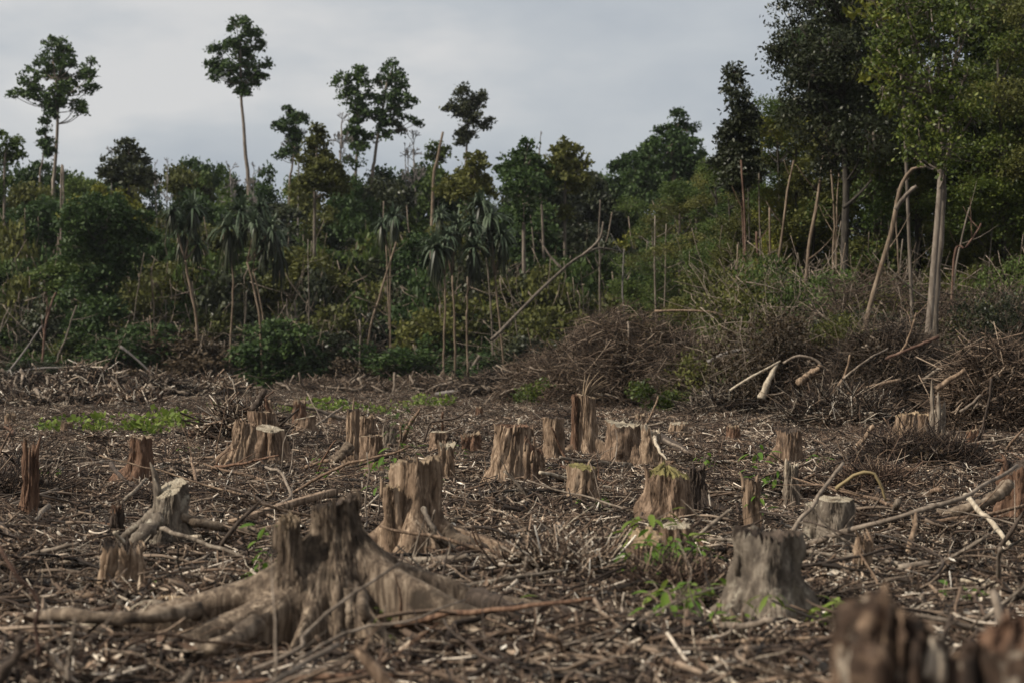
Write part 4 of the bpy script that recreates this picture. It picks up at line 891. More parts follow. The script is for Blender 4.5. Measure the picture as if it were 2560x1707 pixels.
emergent('big vine covered dark crown, nearest tree of the left forest', [(710, 1420, 150), (860, 1470, 130), (560, 1430, 140), (640, 1600, 170), (830, 1650, 150), (520, 1620, 130), (720, 1800, 130), (700, 1330, 100), (600, 1930, 130), (720, 2030, 120), (540, 2130, 120), (660, 2230, 110)], [(700, 1500), (640, 2000), (610, 2400)], 0, d=138, r=.3, leaf=L_DARK, bark=M_TRUNKM, per_m2=5, lps=30, size=.30, phrase='the vine covered dark crown')
emergent('bright yellow green crown rising behind the vine covered one', [(650, 1310, 90), (780, 1310, 90), (880, 1400, 90), (930, 1500, 70), (520, 1380, 90)], [(700, 1300), (700, 2000)], 0, d=143, r=.25, leaf=L_YEL, bark=M_TRUNKM, per_m2=4.5, lps=26, size=.30)

# dead bare trees
def bare(name, label, base, top, h_split, spread, depth_, r0, d, bark=M_DEAD, cat='dead tree', n0=5, trunk_r1=.5, crown=34):
    """recursive bare branching from a straight stem; base and top in photo pixels"""
    b = at(base[0], base[1], d); t_ = at(top[0], top[1], d)
    b = np.array([b[0], d, min(b[2], 0.)]); root = empty(name, b); tag(root, label, cat)
    m = MB(); H = np.linalg.norm(t_ - b); L0 = crown / FPX * d * .42
    st = smooth_path([b, b + (t_ - b) * .5 + rng.normal(0, .015 * H, 3), b + (t_ - b) * .9], 12)
    V, Q = tubes(st, np.linspace(r0, r0 * trunk_r1, 12), 7); m.add(V, Q)
    def rec(p, dv, L, r, k):
        if k == 0 or L < .12: return
        q = p + dv * L + [0, 0, .08 * L]; mid = (p + q) / 2 + rng.normal(0, .06 * L, 3)
        V, Q = tubes(smooth_path([p, mid, q], 5), np.maximum(np.linspace(r, r * .6, 5), .028 if d > 100 else .01), 4, cap=False); m.add(V, Q)
        for _ in range(2 if rng.uniform() < .7 else 3):
            rec(q, norm(dv + rng.normal(0, .42, 3)), L * rng.uniform(.62, .85), r * .6, k - 1)
    up = norm(t_ - b)
    for i in range(n0):
        s = st[int(rng.uniform(h_split, 1) * 11)]; rec(s, norm(up + rng.normal(0, spread, 3) * [1, 1, .4]), L0 * rng.uniform(.8, 1.2), r0 * .42, depth_)
    rec(st[-1], up, L0, r0 * trunk_r1, depth_)
    m.build('trunk', bark, root, b)
    return root
bare('bare_tree', 'fan shaped bare grey tree above the tiered dark tree', (738, 900), (748, 275), .92, .7, 6, .12, 192, n0=8, crown=46)
bare('bare_tree', 'thin bare tree in the gap left of the twin trees', (800, 900), (792, 285), .85, .5, 5, .10, 192, n0=5)
bare('bare_tree', 'bare tree with one thick fork touching the left twin tree', (866, 900), (852, 255), .80, .5, 5, .16, 188, n0=6)
bare('bare_tree', 'pale bare tree right of the twin trees', (1028, 900), (1034, 320), .6, .5, 5, .12, 190, n0=11, crown=46)
bare('bare_tree', 'second slim bare tree right of the twin trees', (1020, 900), (1012, 330), .7, .4, 4, .09, 193, n0=5)
bare('bare_tree', 'forked dead top sticking out above the bushy middle tree', (1370, 900), (1348, 350), .75, .25, 3, .16, 160, n0=4, bark=M_TRUNKM, crown=80)
bare('bare_tree', 'single bent dead limb left of the forked dead top', (1345, 900), (1305, 345), .95, .1, 2, .08, 160, n0=1, bark=M_TRUNKM)
bare('bare_tree', 'bare twiggy top left of the tallest lone tree', (580, 900), (575, 385), .75, .45, 5, .10, 175, n0=7)
bare('bare_tree', 'bare twiggy top right of the tallest lone tree', (640, 900), (632, 395), .75, .5, 5, .09, 175, n0=7)
bare('bare_tree', 'thin dead spire in the left skyline', (420, 900), (418, 365), .8, .3, 3, .08, 178, n0=5)
bare('bare_tree', 'short dead spire left of that spire', (388, 900), (386, 370), .85, .3, 3, .07, 178, n0=4)
bare('bare_tree', 'bare dark twigs over the pointed bushy tree', (285, 900), (278, 345), .75, .5, 4, .09, 168, n0=6)
bp = [at(1075, 700, 165), at(1082, 470, 165), at(1092, 400, 165), at(1107, 332, 165)]
b0 = np.array([bp[0][0] - .5, 165, 0]); rt_ = empty('broken_tree', b0); tag(rt_, 'leaning pinkish trunk with a snapped top in the middle skyline', 'dead tree')
V, Q = tubes(smooth_path([b0] + bp, 16, .03), np.linspace(.17, .09, 16) , 8); m = MB().add(V, Q)
m.build('trunk', M_TRUNKW, rt_, b0)

# generic forest trees: a few models, each copied with its own place, size, turn and leaf colour
def model_tree(kind, seed):
    global rng
    keep = rng; rng = np.random.default_rng(seed)
    if kind == 'broad':
        lob = []
        for k in range(27):
            z = rng.uniform(2.6, 13.4); w = 3.5 * math.sin(math.pi * np.clip((z + 1.0) / 16.0, .1, .95)) ** .6 * rng.uniform(.35, 1)
            a = rng.uniform(0, 6.28); lob.append((w * math.cos(a), w * math.sin(a), z, rng.uniform(1.0, 1.7), rng.uniform(.8, 1.2)))
        lob.append((0, 0, 13.8, 1.3, 1.1)); o = tree('forest_tree', '', 'tree', (0, 0, 0), [(0, 0, -.3), (.2, .1, 5), (-.1, 0, 13)], .17, .07, lob, M_TRUNKM, L_MID, per_m2=3.6, sub_r=.68, lps=30, size=.33, ratio=.7)
    elif kind == 'slim':
        lob = [(rng.normal(0, .6), rng.normal(0, .6), z, rng.uniform(.7, 1.3) * (1 - .35 * (z - 7) / 8), .9) for z in np.linspace(3.5, 14.4, 15)]
        o = tree('forest_tree', '', 'tree', (0, 0, 0), [(0, 0, -.3), (.1, .1, 7), (0, 0, 14)], .12, .05, lob, M_TRUNKW, L_MID, per_m2=4.4, sub_r=.52, lps=28, size=.31, ratio=.7)
    elif kind == 'bush':
        lob = [(rng.normal(0, .9), rng.normal(0, .9), rng.uniform(.5, 3.2), rng.uniform(.7, 1.2), rng.uniform(.6, 1.1)) for _ in range(12)]
        o = tree('shrub', '', 'shrub', (0, 0, 0), [(0, 0, -.2), (.1, 0, 1.5), (0, 0, 3)], .05, .02, lob, M_TRUNKM, L_MID, per_m2=6, sub_r=.45, lps=24, size=.23, ratio=.65, under=.9)
        P, R = rand_twigs(60, 1.8, .3, 3.2, 1.2, 3.6, .012, .03, K=6, flat=1.2, curl=.25)
        V, Q = tubes(P, R, 4); V[:, 2] = np.maximum(V[:, 2], 0)
        MB().add(V, Q).build('stems', M_TWIG, o)['kind'] = 'stuff'
    elif kind == 'near':
        lob = []
        for k in range(30):
            z = rng.uniform(2.5, 19.5); w = 3.3 * math.sin(math.pi * np.clip((z - 1.5) / 20, .1, .95)) ** .6 * rng.uniform(.5, 1.1)
            a = rng.uniform(0, 6.28); lob.append((w * math.cos(a), w * math.sin(a), z, rng.uniform(.9, 1.5), rng.uniform(.8, 1.2)))
        o = tree('forest_tree', '', 'tree', (0, 0, 0), [(0, 0, -.3), (.3, .1, 8), (-.1, 0, 19)], .20, .07, lob, M_TRUNKM, L_MID, per_m2=6.5, sub_r=.5, lps=30, size=.18, ratio=.6)
    elif kind == 'nearbush':
        lob = [(rng.normal(0, 1.0), rng.normal(0, 1.0), rng.uniform(.3, 3.4), rng.uniform(.6, 1.1), rng.uniform(.6, 1.1)) for _ in range(14)]
        o = tree('shrub', '', 'shrub', (0, 0, 0), [(0, 0, -.2), (.1, 0, 1.5), (0, 0, 3)], .05, .02, lob, M_TRUNKM, L_MID, per_m2=7, sub_r=.42, lps=22, size=.14, ratio=.55, under=.9)
        P, R = rand_twigs(110, 2.0, .2, 3.6, 1.0, 3.6, .008, .022, K=6, flat=1.1, curl=.4)
        V, Q = tubes(P, R, 4); V[:, 2] = np.maximum(V[:, 2], 0)
        MB().add(V, Q).build('stems', M_TWIG, o)['kind'] = 'stuff'
    rng = keep
    return o
MODELS = {k: [model_tree(k, 500 + 17 * i + ord(k[0])) for i in range(n)] for k, n in [('broad', 4), ('slim', 2), ('bush', 3), ('near', 3), ('nearbush', 3)]}
REST = {'broad': 15.0, 'slim': 15.2, 'bush': 4.2, 'near': 20.8, 'nearbush': 4.3}
first = {k: [True] * len(v) for k, v in MODELS.items()}
LEAFC = {'dark green': L_DARK, 'mid green': L_MID, 'olive green': L_OLIVE, 'yellow green': L_YEL, 'brown leaved': L_BROWN, 'bright green': L_BRIGHT, 'dull dark olive': L_DKOLIVE}
tused = set()
def place(kind, px, d, ytop, wsc, leafname, bark, word, grp, rowword):
    i = int(rng.integers(0, len(MODELS[kind]))); src = MODELS[kind][i]
    if first[kind][i]: o = src; first[kind][i] = False
    else: o = copy_tree(src)
    x = (px - 1280) / FPX * d; g = float(gh(x, d)) if d < 130 else 0
    H = CAMH + (HOR - ytop) / FPX * d - g; s = H / REST[kind]
    o.location = (x, d, g - .05); o.rotation_euler = (0, 0, rng.uniform(0, 6.28)); o.scale = (wsc * rng.uniform(.9, 1.1), wsc * rng.uniform(.9, 1.1), s)
    recolour(o, 'crown', LEAFC[leafname]); recolour(o, 'trunk', bark)
    ls = sorted(TL, key=lambda l: abs(l[0] - px))
    size = sized(H, 4 if 'bush' in kind else 13, 6 if 'bush' in kind else 17, ['low', 'mid high', 'high'])
    lab = None
    for k in range(5):
        for s1 in ('narrow ' if wsc < .85 else 'wide ' if wsc > 1.1 else '', 'leafy '):
            side = 'right of' if px > ls[k][0] else 'left of'
            if abs(px - ls[k][0]) < 25: side = 'below'
            c = f'{size} {s1}{leafname} {word} {rowword} {side} {ls[k][1]}'
            if c not in tused and len(c.split()) <= 16: lab = c; break
        if lab: break
    if lab is None:
        for a_, b_ in ((0, 1), (0, 2), (1, 2), (0, 3), (1, 3), (2, 3)):
            for adj in ('', 'thick ', 'dense '):
                c = f'{adj}{leafname} {word} between {ls[a_][1]} and {ls[b_][1]}'
                if c not in tused and len(c.split()) <= 16 and lab is None: lab = c
    if lab is None: lab = f'{size} {leafname} {word} {rowword}'
    tused.add(lab); tag(o, lab, word.split()[-1], grp)
    return o
TL += [(455, 'the leftmost screw pine'), (640, 'the screw pine pair'), (1180, 'the middle screw pines'), (1400, 'the leaning fallen trunk'), (1650, 'the brown brush mound'), (1840, 'the slim spire tree'), (2110, 'the dark right tree'), (2330, 'the bright right tree'), (2520, 'the right border')]
sk = np.array([(-300, 420), (0, 430), (60, 425), (150, 425), (200, 440), (300, 425), (400, 430), (450, 415), (520, 405), (600, 430), (700, 445), (780, 440), (900, 440), (1000, 440), (1060, 410), (1150, 430), (1210, 480), (1235, 500), (1290, 420), (1400, 400), (1460, 420), (1500, 440), (1600, 430), (1680, 400), (1750, 380), (1830, 380), (1950, 300), (2100, 250)], float)
skyl = lambda px: float(np.interp(px, sk[:, 0], sk[:, 1])) - 38
BK = [M_TRUNKM, M_TRUNKD, M_TRUNKD, M_TRUNKD]
for (row, d0, step, off0, off1, kinds, cols, word) in [
        ('in the rear row', 200, 105, 0, 40, ['broad', 'broad', 'slim'], ['dark green', 'mid green', 'dark green'], 'tree'),
        ('in the third row', 182, 118, 20, 75, ['broad', 'broad', 'slim'], ['dark green', 'olive green', 'mid green', 'dull dark olive'], 'tree'),
        ('in the second row', 166, 118, 90, 180, ['broad', 'broad', 'slim'], ['mid green', 'olive green', 'dark green', 'yellow green', 'dull dark olive'], 'tree'),
        ('in the front row', 152, 118, 180, 300, ['broad', 'slim', 'broad'], ['mid green', 'olive green', 'dull dark olive', 'dark green', 'olive green'], 'tree')]:
    px = -140 + rng.uniform(0, 60)
    while px < 1900:
        if not (row == 'in the rear row' and 1205 < px < 1260):
            place(str(rng.choice(kinds)), px, d0 + rng.uniform(-5, 5), skyl(px) + rng.uniform(off0, off1) + (40 if 1180 < px < 1270 else 0), rng.uniform(.85, 1.25), str(rng.choice(cols)), BK[rng.integers(0, 4)], word, 'trees of the forest edge', row)
        px += step * rng.uniform(.7, 1.2)
for (row, d0, step, y0, y1, cols) in [
        ('in the rear thicket', 158, 105, 500, 620, ['mid green', 'dark green', 'dull dark olive', 'olive green']),
        ('in the thicket', 151, 100, 560, 680, ['dark green', 'olive green', 'dull dark olive', 'mid green']),
        ('on the forest edge', 146, 100, 620, 740, ['mid green', 'olive green', 'dull dark olive', 'dark green']),
        ('at the tree foot', 141, 95, 720, 830, ['olive green', 'mid green', 'dull dark olive', 'olive green', 'dark green']),
        ('fringing the clearing', 134, 85, 775, 905, ['dull dark olive', 'brown leaved', 'dark green', 'brown leaved', 'dull dark olive'])]:
    px = -120
    while px < 1850:
        H = CAMH + (HOR - 700) / FPX * d0
        place('bush', px, d0 + rng.uniform(-2.5, 2.5), rng.uniform(y0, y1), rng.uniform(1.2, 1.7), str(rng.choice(cols)), M_TRUNKM, 'shrub', 'shrubs along the forest edge', row)
        px += step * rng.uniform(.75, 1.25)

# thin pale stems standing in front of the left forest
def pole(label, pts, w, bark, d, w2=None, name='thin_tree', tw=0, group='bare stems at the forest edge'):
    P = [at(q[0], q[1], d) for q in pts]; g = float(gh(P[-1][0], d)) if d < 130 else 0.
    if P[-1][2] > g: P.append(np.array([P[-1][0] + (P[-1][0] - P[-2][0]) * .15, d, g - .15]))
    P = P[::-1]; base = P[0].copy(); base[2] = g
    r = w / 2 / FPX * d; root = empty(name, base); tag(root, label, 'thin tree', group)
    Pp = smooth_path(P, 16, r * .4)
    m = stick_mesh(Pp, r, (w2 or w * .6) / 2 / FPX * d, 7, 0)
    for _ in range(tw * 2 + 1):
        i = rng.integers(4, 15); s = norm(rng.normal(0, 1, 3) * [1, .6, .3] + [0, 0, .8]); L = rng.uniform(.5, 2.0)
        V, q = tubes(smooth_path([Pp[i], Pp[i] + s * L * .5, Pp[i] + s * L + [0, 0, .2]], 5), np.linspace(r * .4, r * .12, 5), 4); m.add(V, q)
    m.build('trunk', bark, root, base)
    return root
for (lab, pts, w, bark, d, tw) in [
    ('reddish leaning stem under the vine covered crown', [(138, 735), (118, 800), (103, 915)], 8, M_TRUNKR, 133, 2),
    ('faint second stem right of the reddish leaning one', [(190, 765), (165, 850), (140, 910)], 7, M_TRUNKM, 134, 1),
    ('thin upright stem left of the screw pine pair', [(375, 790), (378, 850), (377, 920)], 5, M_TRUNKW, 132, 1),
    ('thin slanting stem between the screw pines', [(617, 730), (610, 850), (600, 930)], 5, M_TRUNKM, 133, 1),
    ('thin crooked stem right of the screw pine pair', [(735, 750), (742, 830), (750, 920)], 6, M_TRUNKM, 133, 2),
    ('leaning warm brown stem left of the middle screw pines', [(993, 605), (955, 720), (930, 810), (912, 950)], 8, M_TRUNKW, 133, 3),
    ('straight pale stem at the foot of the middle screw pines', [(898, 800), (900, 870), (903, 960)], 7, M_TRUNK, 131, 2),
    ('slim pale stem below the rounded dark crown', [(1640, 540), (1636, 650), (1640, 780), (1645, 880)], 6, M_TRUNK, 125, 3),
    ('slim twin stem right of the slim pale stem', [(1665, 560), (1662, 700), (1660, 850)], 4, M_TRUNK, 125, 2),
    ('small forked stem over the brown brush mound', [(1785, 700), (1778, 760), (1775, 840)], 5, M_TRUNK, 112, 2),
    ('thin grey stem left of the small forked stem', [(1755, 690), (1755, 780), (1752, 860)], 5, M_TRUNK, 112, 2),
    ('grey stem by the left border with curled top', [(22, 770), (5, 810), (-4, 860)], 5, M_TRUNK, 120, 1),
    ('slim dead stem in the gap of the middle forest', [(1560, 620), (1556, 700), (1560, 800)], 5, M_DEAD, 132, 2),
    ('slim dead stem left of the leaning fallen trunk', [(1215, 600), (1222, 700), (1230, 800)], 6, M_TRUNKM, 133, 2),
    ('upright stem behind the leaning fallen trunk', [(1500, 500), (1497, 600), (1500, 700)], 6, M_TRUNKM, 140, 1),
    ('bent stem in the left shade below the broad high tree', [(155, 520), (158, 480), (152, 440)], 6, M_TRUNK, 150, 0),
    # right hand group
    ('red barked stem of the right group, leftmost', [(1855, 400), (1862, 560), (1868, 720), (1880, 870)], 8, M_TRUNKR, 92, 1),
    ('red snapped stem without a top in the right group', [(1890, 580), (1897, 680), (1903, 780), (1910, 870)], 10, M_TRUNKR, 90, 0),
    ('thin grey stem behind the snapped red one', [(1898, 430), (1899, 560), (1904, 700), (1906, 800)], 6, M_TRUNKM, 93, 1),
    ('warm straight stem right of the snapped red one', [(1923, 520), (1926, 640), (1930, 760), (1934, 820)], 8, M_TRUNKW, 90, 1),
    ('tall warm stem forking near the spire tree', [(1980, 400), (1965, 520), (1948, 640), (1937, 760), (1934, 830)], 9, M_TRUNKW, 90, 3),
    ('tall pale orange stem left of the dark right tree', [(2062, 380), (2048, 480), (2030, 590), (2018, 680), (2008, 790)], 12, M_TRUNKW, 86, 1),
    ('slim stem just left of the dark right trunk', [(2066, 340), (2080, 440), (2088, 560), (2082, 640)], 7, M_TRUNKW, 88, 1),
    ('slim pale stem between the slim one and the dark trunk', [(2098, 430), (2094, 540), (2092, 640)], 6, M_TRUNKW, 88, 0),
    ('thin stem right of the dark right trunk', [(2238, 500), (2245, 640), (2252, 760), (2256, 850)], 6, M_TRUNKW, 78, 2),
    ('thin slanting stem right of the bright right trunk', [(2452, 560), (2415, 620), (2385, 650)], 8, M_TRUNKR, 74, 1),
    ('pale crooked stem in the shade at far right', [(2425, 520), (2405, 590), (2392, 660), (2380, 760)], 6, M_TRUNK, 76, 2)]:
    pole(lab, pts, w, bark, d, tw=tw)
random_cols = [('greyish', M_TRUNKM), ('brown', M_TRUNKW), ('dull grey', M_TRUNKM)]
for k in range(26):
    if k < 14: px = rng.uniform(60, 1750); d = rng.uniform(134, 144); yt = rng.uniform(560, 800)
    else: px = rng.uniform(1800, 2540); d = rng.uniform(76, 92); yt = rng.uniform(420, 760)
    cn, cm = random_cols[k % 3]; ln = rng.normal(0, 22)
    ls = sorted(TL, key=lambda l: abs(l[0] - px)); lab = None
    for q in range(5):
        side = 'right of' if px > ls[q][0] else 'left of'
        for adj in (('leaning ' if abs(ln) > 18 else 'upright '),):
            c = f'{adj}thin {cn} stem {side} {ls[q][1]}'
            if c not in tused: lab = c; tused.add(c); break
        if lab: break
    pole(lab or f'thin {cn} stem between {ls[0][1]} and {ls[1][1]}', [(px + ln * 1.5, yt), (px + ln * .6, (yt + 900) / 2), (px, 930)], rng.uniform(3.5, 6), cm, d, tw=int(rng.integers(1, 4)))

# screw pines
def screwpine(label, crowns, trunk, d, phrase=None, w=8, n=85, skirt=True):
    P = [at(x, y, d) for x, y in trunk]; base = np.array([P[-1][0], d, 0.]); P = P[::-1]; P[0] = base - [0, 0, .1]
    root = empty('screw_pine', base); tag(root, label, 'screw pine', 'screw pines at the forest edge')
    r = w * .36 / FPX * d; m = MB(); V, Q = tubes(smooth_path(P, 14, .03), np.linspace(r, r * .8, 14), 7); m.add(V, Q)
    lm = MB(); dm = MB()
    for (cx, cy, rr) in crowns:
        rr *= rng.uniform(.7, 1.3); n = int(n * rng.uniform(.85, 1.15)); c = at(cx, cy, d); c[1] += rng.uniform(-.6, .6); L0 = rr / FPX * d
        V, Q = tubes(smooth_path([P[-1], (P[-1] + c) / 2 + [0, 0, -.1], c], 6), np.linspace(r * .8, r * .6, 6), 6); m.add(V, Q)
        for part, k in ((0, n), (1, int(n * .7) if skirt else 0)):
            for _ in range(k):
                a = rng.uniform(0, 6.28); e = rng.uniform(-.1, 1.35) if part == 0 else rng.uniform(-1.3, -.6); L = L0 * rng.uniform(.75, 1.3) * (1.25 if part else 1)
                t = np.linspace(0, 1, 6); h = np.array([math.cos(a), math.sin(a)])
                droop = (.8 if part == 0 else .5) * rng.uniform(.3, 1.4)
                hz = L * t * math.cos(e) * (1 - .25 * t) * (1 if part == 0 else .55); vz = L * (t * math.sin(e) - droop * t ** 2.2 * (.75 if part == 0 else .5))
                p = c + np.stack([h[0] * hz, h[1] * hz, vz], 1); s = np.array([-h[1], h[0], 0]) * (.075 * (1 - t ** 3 * .85))[:, None]
                V = np.stack([p - s, p + s + [0, 0, .02]], 1).reshape(-1, 3)
                Q = [[2 * i, 2 * i + 1, 2 * i + 3, 2 * i + 2] for i in range(5)]
                (lm if part == 0 else dm).add(V, Q)
    m.build('trunk', M_TRUNKW, root, base)
    lm.build('crown', L_PALM, root, base, smooth=False)
    if dm.n: dm.build('dead_leaf_skirt', L_DKOLIVE, root, base, smooth=False)
    if phrase: pass
    return root
screwpine('leftmost screw pine with long hanging leaves on a leaning trunk', [(430, 530, 55), (480, 520, 60), (455, 580, 60), (490, 610, 50)], [(462, 650), (475, 720), (490, 790), (503, 890)], 132, w=11)
screwpine('screw pine on a straight upright trunk, left of the pair', [(570, 570, 60), (600, 530, 60)], [(580, 640), (582, 740), (576, 860), (573, 965)], 131, w=8)
screwpine('screw pine on a bowed trunk, right of the pair', [(640, 560, 62), (680, 570, 60), (660, 620, 60)], [(618, 655), (640, 740), (652, 830), (655, 960)], 130, w=9)
screwpine('slender screw pine leaning behind the bowed one', [(700, 620, 55), (650, 520, 50)], [(632, 680), (655, 780), (668, 860), (680, 935)], 133, w=6)
screwpine('small screw pine of the middle group, leftmost', [(1090, 620, 58), (1120, 590, 50)], [(1112, 690), (1112, 790), (1110, 880), (1108, 965)], 128, w=8)
screwpine('pale stemmed screw pine of the middle group', [(1140, 560, 62), (1100, 540, 55)], [(1130, 690), (1134, 790), (1137, 870), (1136, 940)], 130, w=9)
screwpine('screw pine of the middle group with short lit stem', [(1185, 620, 55), (1180, 560, 55)], [(1168, 740), (1168, 820), (1169, 900)], 129, w=7)
screwpine('tallest screw pine of the middle group with silvery leaves', [(1225, 545, 70), (1255, 590, 60), (1200, 510, 50)], [(1238, 690), (1246, 780), (1255, 870), (1262, 950)], 131, w=8)
screwpine('far small screw pine top left of the middle group', [(985, 545, 45), (955, 560, 40)], [(975, 640), (975, 900)], 138, w=6, n=60)

# ------------------------------------------------------------------ right hand forest
def unique_tree(label, px_lobes, trunk, d, w, leaf, bark, sc=1.0, squash=.85, **kw):
    lob = zl(px_lobes, 0, 0, 1.0, d, sc=sc, squash=squash); P = [at(x, y, d) for x, y in trunk][::-1]
    g = float(gh(P[0][0], d)); base = np.array([P[0][0], d, g]); P = [base - [0, 0, .2]] + P
    r = w / 2 / FPX * d
    return tree('forest_tree', label, 'tree', base, P, r, r * .5, lob, bark, leaf, group='trees of the right hand forest', **kw)
unique_tree('slim spire tree with a pointed top at the left of the right forest', [(1836, 175, 20), (1838, 210, 26), (1842, 250, 32), (1850, 285, 34), (1828, 310, 30), (1860, 330, 36), (1820, 350, 38), (1845, 380, 44), (1868, 290, 22), (1815, 400, 34), (1860, 430, 44), (1830, 450, 40)],
            [(1838, 180), (1846, 330), (1855, 520), (1862, 700), (1872, 880)], 94, 6, L_DKOLIVE, M_TRUNKR, per_m2=14, sub_r=.36, lps=30, size=.24, ratio=.45, limb=.5)
unique_tree('big dark crowned tree at the left of the right forest', [(2050, -60, 90), (2150, -40, 90), (2000, 40, 80), (2090, 50, 90), (2180, 60, 80), (1985, 110, 60), (2060, 140, 90), (2150, 160, 90), (1960, 175, 36), (2020, 200, 70), (2110, 240, 90), (2190, 260, 80), (2000, 280, 60), (2060, 320, 80), (2150, 350, 90), (2010, 230, 60), (2200, 160, 70), (2100, 400, 60), (1942, 150, 22)],
            [(2110, 60), (2108, 250), (2113, 420), (2116, 520), (2112, 620), (2110, 800)], 84, 26, L_DKOLIVE, M_TRUNKD, per_m2=7, sub_r=.45, lps=28, size=.19, ratio=.5)
unique_tree('bright leaved tree on a tall pale double trunk', [(2250, 20, 70), (2340, 0, 80), (2430, 20, 70), (2220, 90, 50), (2290, 110, 75), (2380, 100, 80), (2230, 170, 50), (2310, 200, 75), (2400, 210, 70), (2260, 260, 55), (2340, 300, 75), (2420, 300, 60), (2290, 340, 55), (2360, 380, 65), (2300, 390, 40), (2190, 130, 22), (2210, 215, 24)],
            [(2362, 240), (2355, 380), (2352, 460), (2342, 600), (2334, 720), (2324, 840), (2316, 950)], 66, 24, L_BRIGHT, M_TRUNK, per_m2=9, sub_r=.38, lps=20, size=.16, ratio=.6, inner=.4)
pole('second darker stem of the bright tree trunk', [(2385, 240), (2365, 400), (2364, 480), (2350, 640), (2340, 760), (2334, 840)], 18, M_TRUNKM, 67, name='thin_tree')
pole('crooked leaning trunk with a broken elbow top', [(2318, 415), (2285, 425), (2262, 450), (2246, 490), (2232, 560), (2205, 660), (2178, 740), (2158, 830)], 15, M_TRUNKW, 68, w2=9, name='leaning_tree')
F('short side limb on the crooked leaning trunk', [(2238, 525, 68), (2264, 490, 68), (2292, 466, 68)], 13, M_TRUNK, 9)
F('dark gnarled limb bursting from the dark right trunk', [(2108, 520, 83), (2140, 495, 83), (2180, 450, 83)], 10, M_TRUNKD, 5, twigs=5, tw_len=1.6)
unique_tree('large leaved yellowing branchy tree high behind the dark one', [(2180, 10, 50), (2240, -30, 60), (2200, 60, 40), (2160, 30, 30), (2185, 190, 24), (2210, 250, 24)], [(2240, -60), (2260, 300), (2280, 800)], 72, 12, L_YEL, M_TRUNKM, per_m2=3.5, sub_r=.45, lps=9, size=.34, ratio=.45)
# crowns behind and to the right
for (row, d0, px0, step, yt0, yt1, cols) in [
        ('in the deep right forest', 118, 2080, 150, -150, 40, ['dark green', 'dull dark olive', 'mid green']),
        ('inside the right forest', 102, 2090, 135, -200, 0, ['dull dark olive', 'mid green', 'olive green', 'dark green']),
        ('at the right forest edge', 88, 2180, 120, -260, -60, ['mid green', 'olive green', 'dull dark olive', 'dark green'])]:
    px = px0
    while px < 2740:
        place('near', px, d0 + rng.uniform(-3, 3), rng.uniform(yt0, yt1), rng.uniform(.9, 1.2), str(rng.choice(cols)), BK[rng.integers(0, 4)], 'tree', 'trees of the right hand forest', row)
        px += step * rng.uniform(.8, 1.2)
for (px, d, yt, w, c) in [(1905, 100, 255, .62, 'olive green'), (1945, 97, 215, .65, 'mid green'), (1990, 95, 270, .7, 'yellow green'), (1870, 99, 340, .55, 'olive green'), (1822, 104, 370, .6, 'mid green'), (2040, 94, 330, .6, 'olive green'), (1790, 122, 400, .8, 'olive green'), (1740, 128, 430, .8, 'mid green'), (1700, 130, 460, .8, 'olive green'), (1860, 112, 380, .7, 'mid green'), (1630, 136, 480, .9, 'mid green'),
                          (2500, 84, 60, .8, 'bright green'), (2580, 84, -100, .8, 'olive green'), (2440, 86, 150, .7, 'olive green')]:
    place('near', px, d, yt, w, c, BK[rng.integers(0, 4)], 'tree', 'trees of the right hand forest', 'on the near edge')
for (row, d0, step, y0, y1, cols, lo, hi) in [
        ('on the right bank top', 88, 95, 560, 700, ['mid green', 'olive green', 'dull dark olive', 'brown leaved'], 1840, 2680),
        ('on the right bank', 77, 80, 600, 740, ['olive green', 'mid green', 'brown leaved', 'mid green', 'yellow green'], 1860, 2660),
        ('below the right bank', 69, 95, 700, 830, ['brown leaved', 'olive green', 'brown leaved', 'dull dark olive'], 1900, 2660),
        ('by the right slash', 66, 120, 830, 920, ['brown leaved', 'dull dark olive', 'brown leaved'], 2120, 2640)]:
    px = lo
    while px < hi:
        place('nearbush', px, d0 + rng.uniform(-2, 2), rng.uniform(y0, y1), rng.uniform(.75, 1.1), str(rng.choice(cols)), M_TRUNKM, 'shrub', 'shrubs of the right bank', row)
        px += step * rng.uniform(.75, 1.25)

